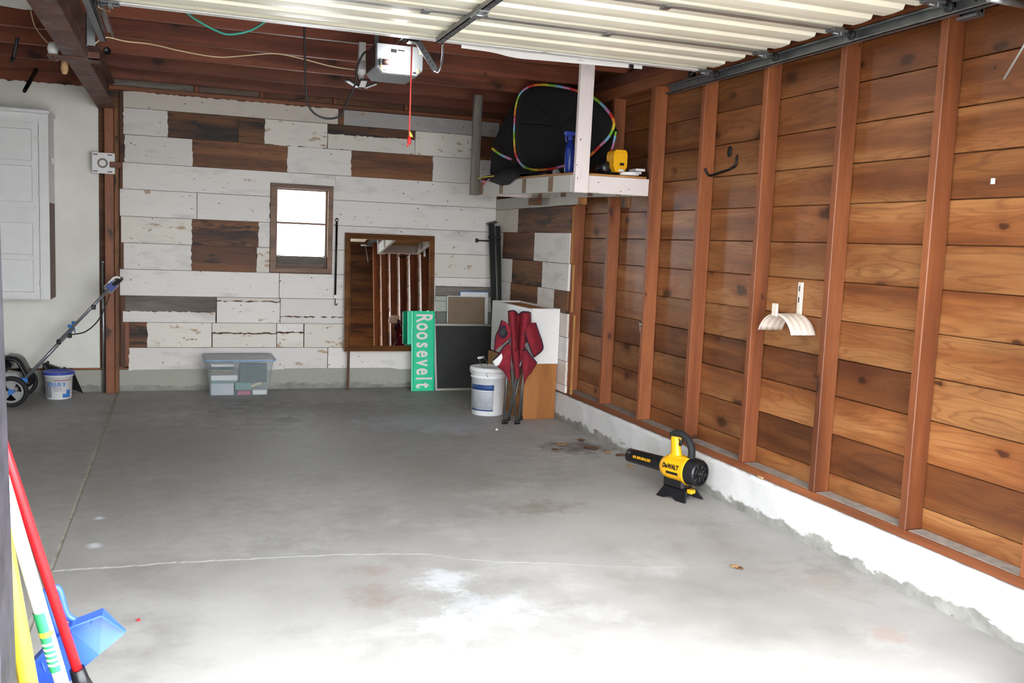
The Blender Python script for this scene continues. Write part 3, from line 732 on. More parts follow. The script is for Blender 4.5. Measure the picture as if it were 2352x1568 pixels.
# white channel along the rear (top) edge of the door and grey rails at each section joint
mb = MB(); y = sec_y[0]; mb.box((DX0, y, DZ-0.012), (DX1-0.05, y+0.004, DZ+0.045)); mb.box((DX0, y-0.045, DZ-0.012), (DX1-0.05, y, DZ-0.008)); mb.build('top_rail', 'door_white', door)
for y in sec_y[1:4]:
    mb = MB(); mb.box((DX0, y-0.022, DZ-0.006), (DX1, y+0.022, DZ+0.004)); mb.build('joint_rail', 'aluminium', door)
for i, y in enumerate(sec_y[:4]):
    for x, sg in ((DX1-0.02, 1), (DX0+0.02, -1)):
        m = MB(); yy = y-0.01 if i else y-0.03
        m.cbox((x-0.05, yy-0.03, DZ-0.018), (x+0.03, yy+0.03, DZ-0.007), 0.003)
        m.tube([(x-0.03*sg, yy, DZ-0.022), (x+0.075*sg, yy, DZ-0.022)], 0.006)
        m.cbox((x+0.01*sg-0.012, yy-0.02, DZ-0.035), (x+0.01*sg+0.012, yy+0.02, DZ-0.012), 0.004)
        h = m.build('hinge', 'dull_steel', door)
        w = MB(); w.lathe([(0.0, -0.008), (0.019, -0.008), (0.022, 0), (0.019, 0.008), (0.0, 0.008)], frame_of((x+0.072*sg, yy, DZ-0.022), (0, 1, 0), (0, 0, 1)), 14)
        w.build('roller', 'black_rubber', h)
for x in (0.45, 1.02, 1.9):                                       # small hinges along the joints
    for y in sec_y[1:4]:
        m = MB(); m.cbox((x-0.02, y-0.035, DZ-0.014), (x+0.02, y+0.035, DZ-0.006), 0.003); m.build('centre_hinge', 'galvanised', door)
# perforated strut up the middle of the door and its arm to the opener carriage
a, b = at(1006, 97, 'Z', DZ-0.03), at(1150, -2, 'Z', DZ-0.03); xs = (a.x+b.x)/2
mb = MB(); y1, y0 = a.y, 2.6
for k_ in range(2):
    pass
mb.box((xs-0.016, y0, DZ-0.034), (xs+0.016, y1, DZ-0.030)); mb.box((xs-0.016, y0, DZ-0.034), (xs-0.012, y1, DZ-0.008)); mb.box((xs+0.012, y0, DZ-0.034), (xs+0.016, y1, DZ-0.016))
strut = mb.build('centre_strut', 'dull_steel', door)
for i in range(16):
    yy = y1-0.05-i*0.075
    h = MB(); h.lathe([(0.0, -0.0006), (0.0055, -0.0006), (0.0055, 0.0)], Matrix.Translation((xs, yy, DZ-0.034)), 8); h.build('hole', 'black_metal', strut)
mb = MB(); mb.cbox((xs-0.024, 3.85, DZ-0.040), (xs+0.024, 3.99, DZ-0.028), 0.003); mb.tube([(xs-0.03, 3.90, DZ-0.044), (xs+0.03, 3.90, DZ-0.044)], 0.006); mb.build('strut_joint', 'galvanised', door)
# bent white strap hanging off the rear edge
px = [(1060, 103, 4.70), (1130, 113, 4.75), (1185, 126, 4.80), (1260, 133, 4.82), (1360, 142, 4.80), (1475, 152, 4.76)]
pts = spline([at(u, v, 'Y', yy) for u, v, yy in px], 5)
mb = MB(); n = len(pts); h = 0.030
mb.grid([[q+Vector((0, 0, -0.016)), q+Vector((0, 0, 0.018)), q+Vector((0, -0.028, 0.018))] for q in pts], False)
st = thing('bent_strap', 'bent white painted metal strap hanging off the rear edge of the garage door', 'metal strap', pts[n//2])
solidify(mb.build('strap', 'door_white', st), 0.004)
mb = MB(); q = at(1450, 147, 'Y', 4.76); mb.cbox(q-Vector((0.012, 0.012, 0.026)), q+Vector((0.012, 0.010, 0.024)), 0.004); mb.build('clip', 'black_plastic', st)

def track(x, sg, y0, y1, label, z=2.352):
    t_ = thing('door_track', label, 'door track', (x, (y0+y1)/2, z), 'tracks of the overhead door')
    m = MB(); h = 0.058
    for a_, b_ in (((x, z), (x+0.003*sg, z+h)), ((x-0.030*sg, z), (x, z+0.003)), ((x-0.030*sg, z), (x-0.027*sg, z+0.010)), ((x-0.026*sg, z+h-0.003), (x, z+h)), ((x-0.026*sg, z+h-0.012), (x-0.023*sg, z+h))):
        m.box((a_[0], y0, a_[1]), (b_[0], y1, b_[1]))
    m.build('channel', 'dull_steel', t_); return t_
ty = 5.20
tr = track(2.855, 1, 2.3, ty, 'galvanised door track along the pine boarded wall')
mb = MB(); mb.box((2.858, ty-0.24, 2.385), (2.861, ty-0.205, JB)); mb.box((2.858, ty-0.24, 2.385), (2.888, ty-0.237, JB)); mb.build('hanger', 'black_metal', tr)
mb = MB(); mb.tube([(2.86, ty-0.22, 2.42), (2.86, ty-0.5, JB-0.01)], 0.008, 4); mb.build('brace', 'dull_steel', tr)
mb = MB(); mb.prism([(2.825, 2.85, 2.412), (2.90, 2.85, 2.412), (2.90, 2.85, 2.335), (2.862, 2.85, 2.335), (2.862, 2.85, 2.345), (2.892, 2.85, 2.345), (2.892, 2.85, 2.422), (2.825, 2.85, 2.422)][::-1], (0, 0.1, 0)); mb.build('bracket', 'dull_steel', tr)
a, b = at(2272, -4, 'Y', 2.62), at(2365, 14, 'Y', 2.62)
mb = MB(); mb.tube([a, b], 0.013, 10); mb.build('spring_tube', 'galvanised', tr)
a, b = at(2306, 182, 'X', 2.79), at(2362, 88, 'X', 2.79)
mb = MB(); mb.tube([a, b+(b-a)*1.4], 0.0045, 8); tag(mb.build('hanging_rod', 'aluminium', None, a), 'thin pale metal rod hanging by the front of the pine wall', 'rod')
tl = track(-0.385, -1, 2.3, 5.36, 'galvanised door track beside the rusty steel beam')
q0, q1 = at(192, -5, 'Y', 5.15), at(240, 58, 'Y', 5.55)
mb = MB(); hx = X_at(208, 5.40, 2.45); zb_ = Z_at(105, hx, 5.40); mb.box((hx-0.022, 5.39, zb_), (hx+0.022, 5.394, JB)); mb.box((hx-0.022, 5.39, zb_), (hx-0.018, 5.42, JB)); mb.build('hanger', 'galvanised', tl)
mb = MB(); zz = 2.42; x0 = -0.37
mb.box((x0+0.03, 4.3, zz), (x0+0.034, 5.62, zz+0.03)); mb.box((x0+0.005, 4.3, zz+0.028), (x0+0.034, 5.62, zz+0.032)); mb.build('angle_iron', 'galvanised', tl)
# white wire hoop near the left end of the door
pts = [at(u, v, 'Y', 4.9) for u, v in ((228, -12), (226, 17), (251, 27), (251, -6), (262, 8))]
mb = MB(); mb.tube(pts, 0.004, 6); tag(mb.build('wire_hoop', 'cream_wire', None, pts[2]), 'bent cream wire hoop under the joist left of the garage door', 'wire')

# ---- opener with its lit bulb
OY = 5.28
ox0, ox1 = X_at(864, OY, 2.4), X_at(972, OY, 2.4); oz1, oz0 = Z_at(103, (ox0+ox1)/2, OY), Z_at(172, (ox0+ox1)/2, OY)
OL = 0.29
op = thing('door_opener', 'grey garage door opener with a lit bulb hanging from the joists', 'door opener', ((ox0+ox1)/2, OY, oz0))
ch = 0.035
outline = [(ox0, oz1), (ox0, oz0+ch), (ox0+ch, oz0), (ox1-ch, oz0), (ox1, oz0+ch), (ox1, oz1-0.02), (ox1-0.02, oz1)]
mb = MB(); mb.prism([(x, OY+0.012, z) for x, z in outline], (0, OL, 0)); mb.build('housing', 'opener_grey', op)
mb = MB(); mb.prism([(x, OY-0.004, z) for x, z in [((x-(ox0+ox1)/2)*0.965+(ox0+ox1)/2, (z-(oz0+oz1)/2)*0.95+(oz0+oz1)/2) for x, z in outline]], (0, 0.015, 0)); face = mb.build('face_plate', 'opener_grey', op)
mb = MB(); mb.prism([(ox0-0.002, OY+0.02, oz0+ch+0.004), (ox0-0.002, OY+OL, oz0+ch+0.004), (ox0-0.002, OY+OL, oz1-0.004), (ox0-0.002, OY+0.02, oz1-0.004)], (0.0015, 0, 0)); mb.build('side_panel', 'opener_dark', op)
cx, cz = (ox0+ox1)/2, (oz0+oz1)/2
mb = MB(); mb.box((ox0+0.075, OY-0.0055, oz1-0.075), (ox0+0.165, OY-0.0042, oz1-0.022)); lab = mb.build('warning_label', 'paper_white', face)
mb = MB(); mb.box((ox0+0.080, OY-0.0062, oz1-0.048), (ox0+0.115, OY-0.0056, oz1-0.027)); mb.box((ox0+0.120, OY-0.0062, oz1-0.036), (ox0+0.160, OY-0.0056, oz1-0.028)); mb.build('label_print', 'black_plastic', lab)
for x, z in ((ox1-0.018, oz1-0.03), (ox1-0.032, oz0+0.028), (ox0+0.03, oz0+0.035)):
    b = MB(); b.cbox((x-0.007, OY-0.008, z-0.012), (x+0.007, OY-0.004, z+0.012), 0.002); b.build('tab', 'pale_leaf', face)
for x in (ox0+0.05, ox1-0.05):
    b = MB(); b.box((x-0.009, OY-0.0052, oz0+0.014), (x+0.009, OY-0.0042, oz0+0.022)); b.build('slot', 'black_plastic', face)
bx, bz = X_at(912, OY-0.05, 2.38), Z_at(143, X_at(912, OY-0.05, 2.38), OY-0.05)
dm = frame_of((bx-0.055, OY-0.045, bz-0.004), (0, 1, 0), (0, 0, 1))     # axis +X
mb = MB(); mb.lathe([(0.0, -0.03), (0.017, -0.03), (0.017, 0.012), (0.0, 0.012)], dm, 16); sock = mb.build('bulb_socket', 'opener_dark', op)
mb = MB(); mb.cbox((bx-0.095, OY-0.055, bz-0.02), (bx-0.082, OY-0.002, bz+0.016), 0.003); mb.build('socket_bracket', 'opener_grey', op)
mb = MB(); mb.lathe([(0.013, 0.010), (0.016, 0.02), (0.026, 0.042), (0.030, 0.062), (0.027, 0.080), (0.016, 0.092), (0.0, 0.095)], dm, 18); mb.build('bulb', 'bulb_glow', op)
L = bpy.data.lights.new('bulb_light', 'POINT'); L.energy = 4; L.color = (1.0, 0.98, 0.95); L.shadow_soft_size = 0.035
lo = bpy.data.objects.new('bulb_light', L); COL.objects.link(lo); lo.parent = op; lo.location = Vector((bx+0.005, OY-0.115, bz))-ORIGIN[op.name]
# rail towards the door header, hangers up to the joists
mb = MB(); rz = oz1+0.012
mb.box((cx-0.018, 2.2, rz), (cx-0.014, OY+0.1, rz+0.035)); mb.box((cx+0.014, 2.2, rz), (cx+0.018, OY+0.1, rz+0.035)); mb.box((cx-0.018, 2.2, rz+0.032), (cx+0.018, OY+0.1, rz+0.036)); mb.build('rail', 'chrome', op)
mb = MB(); mb.tube([(cx-0.004, 2.3, rz+0.01), (cx-0.004, OY, rz+0.01)], 0.005, 6); mb.build('chain', 'black_metal', op)
for x in (ox0+0.03, ox1-0.03):
    b = MB(); b.box((x-0.012, OY+0.15, oz1-0.02), (x+0.012, OY+0.153, JB+0.02)); b.build('hanger', 'dull_steel', op)
# carriage arm: straight perforated arm, curved rod, trolley
at_ = lambda u, v, y_: at(u, v, 'Y', y_)
mb = MB(); a, b = at_(958, 92, 4.90), at_(1002, 163, 4.86); d = (b-a).normalized(); s_ = Vector((0.014, 0, 0.008))
mb.prism([a-s_, a+s_, b+s_, b-s_], (0, 0.004, 0)); arm = mb.build('arm', 'dull_steel', op)
for i in range(5):
    q = a.lerp(b, 0.3+i*0.13); h = MB(); h.lathe([(0.0, 0), (0.004, 0)], frame_of(q-Vector((0, 0.001, 0)), (1, 0, 0), (0, 0, 1)), 8); h.build('hole', 'black_metal', arm)
mb = MB(); mb.tube(spline([at_(998, 163, 4.84), at_(1006, 166, 4.84), at_(1013, 150, 4.82), at_(1017, 125, 4.76), at_(1017, 101, 4.70)], 6), 0.006, 8); mb.build('curved_arm', 'galvanised', op)
mb = MB(); mb.cbox(at_(950, 90, 4.9)-Vector((0.03, 0.04, 0.02)), at_(950, 90, 4.9)+Vector((0.02, 0.04, 0.03)), 0.004); mb.build('trolley', 'black_metal', op)
# red release cord
rc = thing('release_cord', 'red emergency release cord with a red handle hanging from the door opener rail', 'cord', at_(944, 105, 4.95))
a = at_(946, 104, 4.95); zt_ = a.z; b = at_(940, 312, 4.95)
mb = MB(); mb.tube([a, a.lerp(b, 0.5), b], 0.0045, 8); mb.build('cord', 'red_cord', rc)
mb = MB(); q = at_(940, 322, 4.95); mb.lathe([(0.0, -0.022), (0.007, -0.022), (0.010, -0.012), (0.010, 0.012), (0.006, 0.020), (0.0, 0.020)], Matrix.Translation(q), 12); mb.build('handle', 'red_plastic', rc)
mb = MB(); q = at_(939, 332, 4.95); mb.tube([q+Vector((0, 0, 0.01)), q+Vector((-0.01, 0, -0.01))], 0.006, 6); mb.build('knot', 'red_cord', rc)
mb = MB(); q = at_(941, 309, 4.95); mb.prism([q+Vector((-0.004, -0.006, 0.012)), q+Vector((0.004, -0.006, 0.014)), q+Vector((0.018, -0.006, -0.012)), q+Vector((0.0, -0.006, -0.012))], (0, 0.001, 0)); mb.build('tag', 'yellow_plastic', rc)
# black power cord looping from the joists to the opener
pts = spline([at_(699, 60, 5.6), at_(700, 120, 5.62), at_(702, 190, 5.64), at_(710, 245, 5.66), at_(740, 270, 5.68), at_(778, 268, 5.66), at_(795, 240, 5.64), at_(815, 195, 5.6), at_(822, 150, 5.58), at_(836, 122, 5.56), at_(850, 118, 5.54)], 6)
mb = MB(); mb.tube(pts, 0.006, 8); mb.build('power_cord', 'black_cord', op)
# lamp holder with folding three-wing lamp
q = at(830, 178, 'Y', 5.93)
lampt = thing('folding_lamp', 'unlit folding LED lamp with black wings in a white ceiling socket', 'lamp', q)
q = Vector((q.x, 5.93, q.z))
mb = MB(); mb.lathe([(0.0, 0.10), (0.030, 0.10), (0.030, 0.055), (0.036, 0.05), (0.036, 0.035), (0.018, 0.012), (0.016, -0.012), (0.0, -0.012)], Matrix.Translation(q), 20); mb.build('socket', 'white_plastic', lampt)
mb = MB(); mb.box(q+Vector((-0.02, -0.02, 0.10)), (q.x+0.02, q.y+0.02, JB)); mb.build('socket_base', 'white_plastic', lampt)
mb = MB(); mb.lathe([(0.0, -0.01), (0.014, -0.01), (0.016, -0.05), (0.02, -0.065), (0.0, -0.068)], Matrix.Translation(q), 12); mb.build('lamp_stem', 'black_plastic', lampt)
for ang in (math.radians(180-20), math.radians(20), math.radians(90)):
    d = Vector((math.cos(ang), -math.sin(ang)*0.8, 0)); d.normalize(); up = Vector((0, 0, 1)); sd = d.cross(up)
    base = q+Vector((0, 0, -0.062))+d*0.018; tip = base+d*0.085+up*0.035; nx = (tip-base).normalized()
    m4 = frame_of((base+tip)/2, nx, sd)
    b = MB(); b.cbox((-0.045, -0.026, -0.006), (0.045, 0.026, 0.004), 0.003, m4); wing = b.build('wing', 'black_plastic', lampt)
    for zz in (-0.0072, 0.0042):
        b = MB(); b.cbox((-0.036, -0.019, zz), (0.036, 0.019, zz+0.003), 0.001, m4); b.build('light_panel', 'white_plastic', wing)
# cream wire stapled along the joists, green cord
pts = spline([at_(214, 104, 5.45), at_(232, 90, 5.45), at_(250, 86, 5.45), at_(290, 95, 5.5), at_(350, 102, 5.6), at_(420, 118, 5.75), at_(500, 131, 5.9), at_(560, 128, 5.9), at_(630, 123, 5.88), at_(690, 134, 5.9), at_(760, 152, 5.92), at_(815, 160, 5.92)], 6)
pts = [Vector((p.x, p.y, min(p.z, JB-0.006))) for p in pts]
mb = MB(); mb.tube(pts, 0.0035, 6); tag(mb.build('cream_wire', 'cream_wire', None, pts[0]), 'thin cream wire sagging below the joists towards the lamp socket', 'wire')
pts = spline([at_(416, 19, 4.95), at_(450, 45, 4.98), at_(500, 72, 5.0), at_(530, 79, 5.0), at_(575, 70, 5.0), at_(612, 48, 4.98)], 6)
pts = [Vector((pts[0].x-0.02, 4.766, JB+0.03))]+pts+[Vector((pts[-1].x+0.02, 4.766, JB+0.03))]
mb = MB(); mb.tube(pts, 0.0055, 8); tag(mb.build('green_cord', 'green_cord', None, pts[0]), 'green cord drooping between the joists behind the garage door', 'cord')
# small things about the beam and the left-hand joists
pts = spline([at_(70, 22, 5.4), at_(80, 60, 5.8), at_(100, 88, 6.0), at_(112, 100, 6.1)], 5)
mb = MB(); mb.tube(pts, 0.003, 6); tag(mb.build('thin_wire', 'cream_wire', None, pts[0]), 'thin wire running down the left side of the rusty beam', 'wire')
q = at_(122, 112, 6.10); lb = thing('bulb_holder', 'white bulb holder with a frosted bulb left of the rusty beam', 'bulb holder', q)
mb = MB(); mb.lathe([(0.0, -0.03), (0.026, -0.03), (0.032, 0.0), (0.022, 0.035), (0.0, 0.04)], Matrix.Translation(q), 14); mb.build('holder', 'white_plastic', lb)
mb = MB(); q2 = at_(148, 154, 6.35); mb.lathe([(0.0, -0.045), (0.016, -0.038), (0.022, -0.012), (0.020, 0.02), (0.012, 0.05), (0.0, 0.055)], Matrix.Translation(q2), 14); mb.build('bulb', 'pale_leaf', lb)
mb = MB(); mb.tube([q+Vector((0, 0, -0.02)), q2+Vector((0, 0, 0.05))], 0.006, 6); mb.build('lead', 'black_cord', lb)
pts = spline([at_(40, 86, 5.9), at_(36, 108, 5.9), at_(32, 126, 5.9), at_(27, 140, 5.9), at_(30, 134, 5.88)], 5)
mb = MB(); mb.tube(pts, 0.011, 8); tag(mb.build('ceiling_hook', 'black_metal', None, pts[0]), 'black strap hook hanging from the joists at far left', 'hook')
a, b = at_(84, 160, 8.36), at_(56, 209, 7.75); a.z = max(a.z, JB+0.002)
mb = MB(); mb.tube([a, a.lerp(b, 0.6), b], [0.016, 0.016, 0.014], 8); tag(mb.build('pipe_end', 'black_metal', None, b), 'black pipe end poking out above the white cabinet wall', 'pipe')
q = at_(246, 117, 5.935); mb = MB(); mb.lathe([(0.0, -0.004), (0.020, -0.004), (0.022, 0.004)], frame_of(q, (1, 0, 0), (0, 0, 1)), 14); mb.build('joist_knot', 'black_plastic', ceiling)

# ================================================================== THINGS
A = lambda u, v, y: at(u, v, 'Y', y)
plain('brown_side', '#6f5044', 0.6); plain('strap_brown', '#5d3a2a', 0.6)

# ---- white wall cabinet on the left
cy0, cy1 = 8.20, YB-0.001
cxr = X_at(113, cy0, 1.5); cz1, cz0 = Z_at(262, cxr, cy0), Z_at(688, cxr, cy0); cxl = -2.15
cab = thing('wall_cabinet', 'white painted wall cabinet with panelled doors hung on the left bay wall', 'cabinet', (-1.55, cy0, cz0))
mb = MB(); mb.box((cxl, cy0+0.02, cz0), (cxr-0.018, cy1, cz1)); mb.build('body', 'cabinet_white', cab)
zs = Z_at(465, cxr, cy0)
mb = MB(); mb.box((cxr-0.018, cy0+0.018, zs), (cxr, cy1, cz1)); mb.build('side_panel', 'cabinet_white', cab)
mb = MB(); mb.box((cxr-0.018, cy0+0.018, cz0), (cxr, cy1, zs)); o = mb.build('side_panel', 'brown_side', cab); o['label'] = 'bare brown lower half of the cabinet side'
mb = MB(); mb.cbox((cxl, cy0-0.022, cz1+0.001), (cxr+0.014, cy1, cz1+0.030), 0.006); mb.build('cornice', 'cabinet_white', cab)
xd = X_at(89, cy0, 1.7)
mb = MB(); mb.box((xd+0.004, cy0, cz0), (cxr, cy0+0.019, cz1-0.011)); mb.build('stile', 'cabinet_white', cab)
def cab_door(xa, xb, za, zb, splits, side):
    st_ = 0.045
    d_ = MB(); d_.box((xa, cy0-0.004, za), (xa+st_, cy0+0.018, zb)); d_.box((xb-st_, cy0-0.004, za), (xb, cy0+0.018, zb))
    hs = [za]+splits+[zb]; rails = [(za, za+st_), (splits[0]-0.02, splits[0]+0.02), (zb-st_, zb)]
    for r0, r1 in rails: d_.box((xa+st_, cy0-0.004, r0), (xb-st_, cy0+0.018, r1))
    dd = d_.build('door', 'cabinet_white', cab)
    for (p0, p1) in ((za+st_, splits[0]-0.02), (splits[0]+0.02, zb-st_)):
        m = MB(); m.cbox((xa+st_+0.001, cy0+0.004, p0+0.001), (xb-st_-0.001, cy0+0.014, p1-0.001), 0.006); m.build('panel', 'cabinet_white', dd)
    for zz in (za+(zb-za)*0.18, zb-(zb-za)*0.18):
        x = xb if side > 0 else xa
        m = MB(); m.cbox((x-0.03, cy0-0.008, zz-0.012), (x+0.022, cy0-0.0042, zz+0.012), 0.002); m.tube([(x, cy0-0.010, zz-0.026), (x, cy0-0.010, zz+0.026)], 0.005, 8); m.build('hinge', 'cabinet_white', dd)
for v0, v1, vs in ((284, 478, 376), (499, 684, 591)):
    z1_, z0_, zs_ = (Z_at(v, xd, cy0) for v in (v0, v1, vs))
    cab_door(xd-0.50, xd, z0_, z1_, [zs_], 1); cab_door(cxl+0.03, xd-0.504, z0_, z1_, [zs_], -1)
    z0p = z0_
zr0, zr1 = Z_at(499, xd, cy0)+0.002, Z_at(478, xd, cy0)-0.002
mb = MB(); mb.box((cxl, cy0-0.001, zr0), (xd, cy0+0.0195, zr1)); mb.build('rail', 'cabinet_white', cab)
q = at(118, 370, 'X', cxr); mb = MB(); mb.cbox((cxr+0.001, q.y-0.02, q.z-0.025), (cxr+0.02, q.y+0.02, q.z+0.025), 0.004); mb.build('latch_block', 'white_plastic', cab)

# ---- perforated electrical plate on the post
yp = YP-0.004
a, b = A(211, 349, yp), A(264, 400, yp)
pl = thing('junction_plate', 'square white perforated metal plate screwed to the red post', 'metal plate', ((a.x+b.x)/2, yp, b.z))
mb = MB(); mb.cbox((a.x, yp-0.006, b.z), (b.x, yp, a.z), 0.002); mb.build('plate', 'white_plastic', pl)
cx_, cz_ = (a.x+b.x)/2-0.006, (a.z+b.z)/2
for sx_ in (-1, 1):
    for sz_ in (-1, 1):
        m = MB(); x = cx_+sx_*0.055; z = cz_+sz_*0.068; m.box((x-0.018, yp-0.0068, z-0.004), (x+0.018, yp-0.0061, z+0.004)); m.build('slot', 'opener_dark', pl)
mb = MB(); mb.lathe([(0.026, 0.0), (0.040, 0.0), (0.038, 0.004), (0.028, 0.003)], frame_of((cx_, yp-0.0065, cz_), (1, 0, 0), (0, 0, 1)), 20); mb.build('ring', 'dust_grey', pl)
a, b = A(252, 371, yp-0.02), A(281, 386, yp-0.02)
plank('stick', (a.x, yp-0.026, b.z), (b.x, yp-0.0075, a.z), 'X', 'redwood', pl)

# ---- black rod on the wall
ry = YB-0.035
a, b = A(774, 505, ry), A(770, 680, ry)
rod = thing('tension_rod', 'thin black rod with a ball end and hook hung beside the window', 'rod', b)
mb = MB(); mb.tube([a, b], 0.009, 8); mb.build('shaft', 'black_metal', rod)
mb = MB(); mb.lathe([(0.0, -0.020), (0.012, -0.016), (0.019, 0.0), (0.012, 0.016), (0.0, 0.020)], Matrix.Translation(a), 14); mb.build('ball', 'chrome', rod)
mb = MB(); mb.cbox(b-Vector((0.016, 0.012, 0.02)), b+Vector((0.014, 0.012, 0.012)), 0.004); mb.build('clip', 'white_plastic', rod)
mb = MB(); mb.tube(spline([b+Vector((0, 0, -0.02)), b+Vector((0.002, 0, -0.05)), b+Vector((0.0, 0, -0.075)), b+Vector((0.014, 0, -0.082)), b+Vector((0.018, 0, -0.065))], 5), 0.004, 6); mb.build('hook', 'black_metal', rod)
q = Vector((a.x+0.0, YB-0.012, a.z-0.06)); mb = MB(); mb.tube([(a.x-0.012, YB-0.001, a.z-0.045), (a.x-0.012, ry-0.014, a.z-0.045), (a.x+0.012, ry-0.014, a.z-0.045)], 0.003, 6); mb.build('nail', 'dull_steel', rod)

# ---- mirror, leaning back and turned a touch
mx0, mx1 = X_at(791.5, YB-0.06, 1.0), X_at(997, YB-0.06, 1.0); mz0, mz1 = Z_at(806, 1.6, YB-0.09), Z_at(533, 1.4, YB-0.04)
mir = thing('wall_mirror', 'large rectangular mirror in a brown wooden frame against the white boards', 'mirror', ((mx0+mx1)/2, YB-0.055, mz0))
mw, mh, fw = mx1-mx0, mz1-mz0, 0.052
MT = Matrix.Translation(((mx0+mx1)/2, YB-0.012-mh*math.sin(math.radians(MIRROR_TILT)), mz0)) @ Euler((0, 0, math.radians(MIRROR_YAW))).to_matrix().to_4x4() @ Euler((math.radians(-MIRROR_TILT), 0, 0)).to_matrix().to_4x4()
def mprism(pts2, prof):
    pass
def frame_bar(p0, p1, inward):
    """mitred bar with a stepped moulding: p0,p1 outer corners in (x,z), inward unit normal"""
    p0, p1, inw = Vector(p0), Vector(p1), Vector(inward); d = (p1-p0).normalized()
    prof = [(0.0, 0.0), (0.0, -0.020), (0.010, -0.026), (0.018, -0.022), (0.030, -0.028), (0.044, -0.012), (fw, -0.008), (fw, 0.0)]
    vs = []
    for p, s_ in ((p0, 1), (p1, -1)):
        for t_, y_ in prof:
            q = p+inw*t_+d*(t_*s_); vs.append(MT @ Vector((q.x, y_, q.y)))
    n = len(prof); m = MB(); m.add(vs, [(i, (i+1) % n, n+(i+1) % n, n+i) for i in range(n)]+[tuple(range(n))[::-1], tuple(range(n, 2*n))]); return m
cs = [(-mw/2, 0), (mw/2, 0), (mw/2, mh), (-mw/2, mh)]
for i, inw in enumerate(((0, 1), (-1, 0), (0, -1), (1, 0))): frame_bar(cs[i], cs[(i+1) % 4], inw).build('frame_bar', 'frame_wood', mir)
mb = MB(); mb.cbox((-mw/2+fw-0.006, -0.008, fw-0.006), (mw/2-fw+0.006, -0.003, mh-fw+0.006), 0.001, MT); mb.build('mirror_glass', 'mirror', mir)
mb = MB(); mb.box((-mw/2+0.01, -0.002, 0.01), (mw/2-0.01, 0.004, mh-0.01)); mb.v = [MT @ q for q in mb.v]; mb.build('backing', 'cardboard', mir)
a = A(798, 806, YB-0.05); plank('prop_stick', (a.x-0.010, YB-0.122, 0.0), (a.x+0.012, YB-0.10, mz0), 'Z', 'strap_brown', mir)
o = [c for c in mir.children if c.name.startswith('prop_stick')][0]
xk = mx1-0.06; plank('prop_stick', (xk-0.010, YB-0.122, 0.0), (xk+0.012, YB-0.10, mz0), 'Z', 'strap_brown', mir)

# ---- street sign
def slant(u0, u1, v0, v1, yb, yt, x_from=None):
    """rectangle leaning back: foot at depth yb, head at depth yt -> frame and size"""
    bl, br = A(u0, v1, yb), A(u1, v1, yb); tl = A(u0, v0, yt)
    return bl, (br-bl).length, (Vector((bl.x, yt, tl.z))-bl)
bl = floor_at(944, 897.5); br = floor_at(997, 897.5); bl.y = br.y = 8.305; bl.x = X_at(944, 8.305, 0); br.x = X_at(997, 8.305, 0)
sy1 = 8.375; stz = Z_at(714, bl.x, sy1)
up = Vector((X_at(940, sy1, stz)-bl.x, sy1-8.305, stz)); sh = up.length; sw = br.x-bl.x
SM = frame_of(bl+Vector((0, 0, 0.001)), (1, 0, 0.0), up)
sgn = thing('street_sign', 'green street sign with white lettering standing on end on the floor', 'sign', bl)
mb = MB()
prof = [(0.0, 0.0), (0.0, 0.006), (0.012, 0.008), (0.022, 0.003), (sw-0.022, 0.003), (sw-0.012, 0.008), (sw, 0.006), (sw, 0.0)]
mb.add([SM @ Vector((x, y_, -d_+0.008)) for y_ in (0, sh) for x, d_ in [(p_[0], 0.008-p_[1]) for p_ in prof]], [(i, (i+1) % 8, 8+(i+1) % 8, 8+i) for i in range(8)]+[tuple(range(8))[::-1], tuple(range(8, 16))]); mb.build('blade', 'sign_green', sgn)
s0 = Z_at(790, bl.x, sy1)/stz
mb = MB(); mb.cbox((-0.034, sh*s0, -0.008), (0.004, sh-0.004, -0.001), 0.001, SM); o = mb.build('rear_blade', 'sign_green', sgn)
TM = SM @ Matrix.Translation((sw*0.50, sh*0.505, 0.0125)) @ Euler((0, 0, -math.pi/2)).to_matrix().to_4x4()
# spaced capitals and small letters, each with its own place along the blade
wd = [0.085, 0.197, 0.309, 0.425, 0.536, 0.648, 0.756, 0.844, 0.93]
for ch_, f in zip('Roosevelt', wd):
    TM = SM @ Matrix.Translation((sw*(0.515), sh*(1-f), 0.0095)) @ Euler((0, 0, -math.pi/2)).to_matrix().to_4x4()
    # baseline towards the left edge
    t_ = text('letter', ch_, 0.215, 'sign_white', sgn, TM @ Matrix.Translation((0, -0.0, 0)), 0.0006, 0.0045, 0.62)
    me = t_.data; ys_ = [v.co.y for v in me.vertices]; lo_ = min(ys_)
    me.transform(Matrix.Translation((0, -lo_-0.069, 0)))
# ---- window screen, canvas, papers, black folded frame
yb_, yt_ = 8.300, 8.435
bl = Vector((X_at(999, yb_, 0), yb_, 0.001)); zt2 = Z_at(743, bl.x, yt_); wsc = 0.62
SC = frame_of(bl, (1, 0, 0), (0, yt_-yb_, zt2)); hh = math.hypot(yt_-yb_, zt2)
scr = thing('window_screen', 'dark mesh window screen in an aluminium frame leaning behind the street sign', 'window screen', bl)
fb = 0.022
for a_, b_ in (((0, 0), (wsc, fb)), ((0, hh-fb), (wsc, hh)), ((0, fb), (fb, hh-fb)), ((wsc-fb, fb), (wsc, hh-fb))):
    m = MB(); m.cbox((a_[0], a_[1], -0.005), (b_[0], b_[1], 0.005), 0.002, SC); m.build('frame_bar', 'aluminium', scr)
mb = MB(); mb.box((fb-0.002, fb-0.002, -0.001), (wsc-fb+0.002, hh-fb+0.002, 0.001)); mb.v = [SC @ q for q in mb.v]; mb.build('mesh', 'screen_mesh', scr)
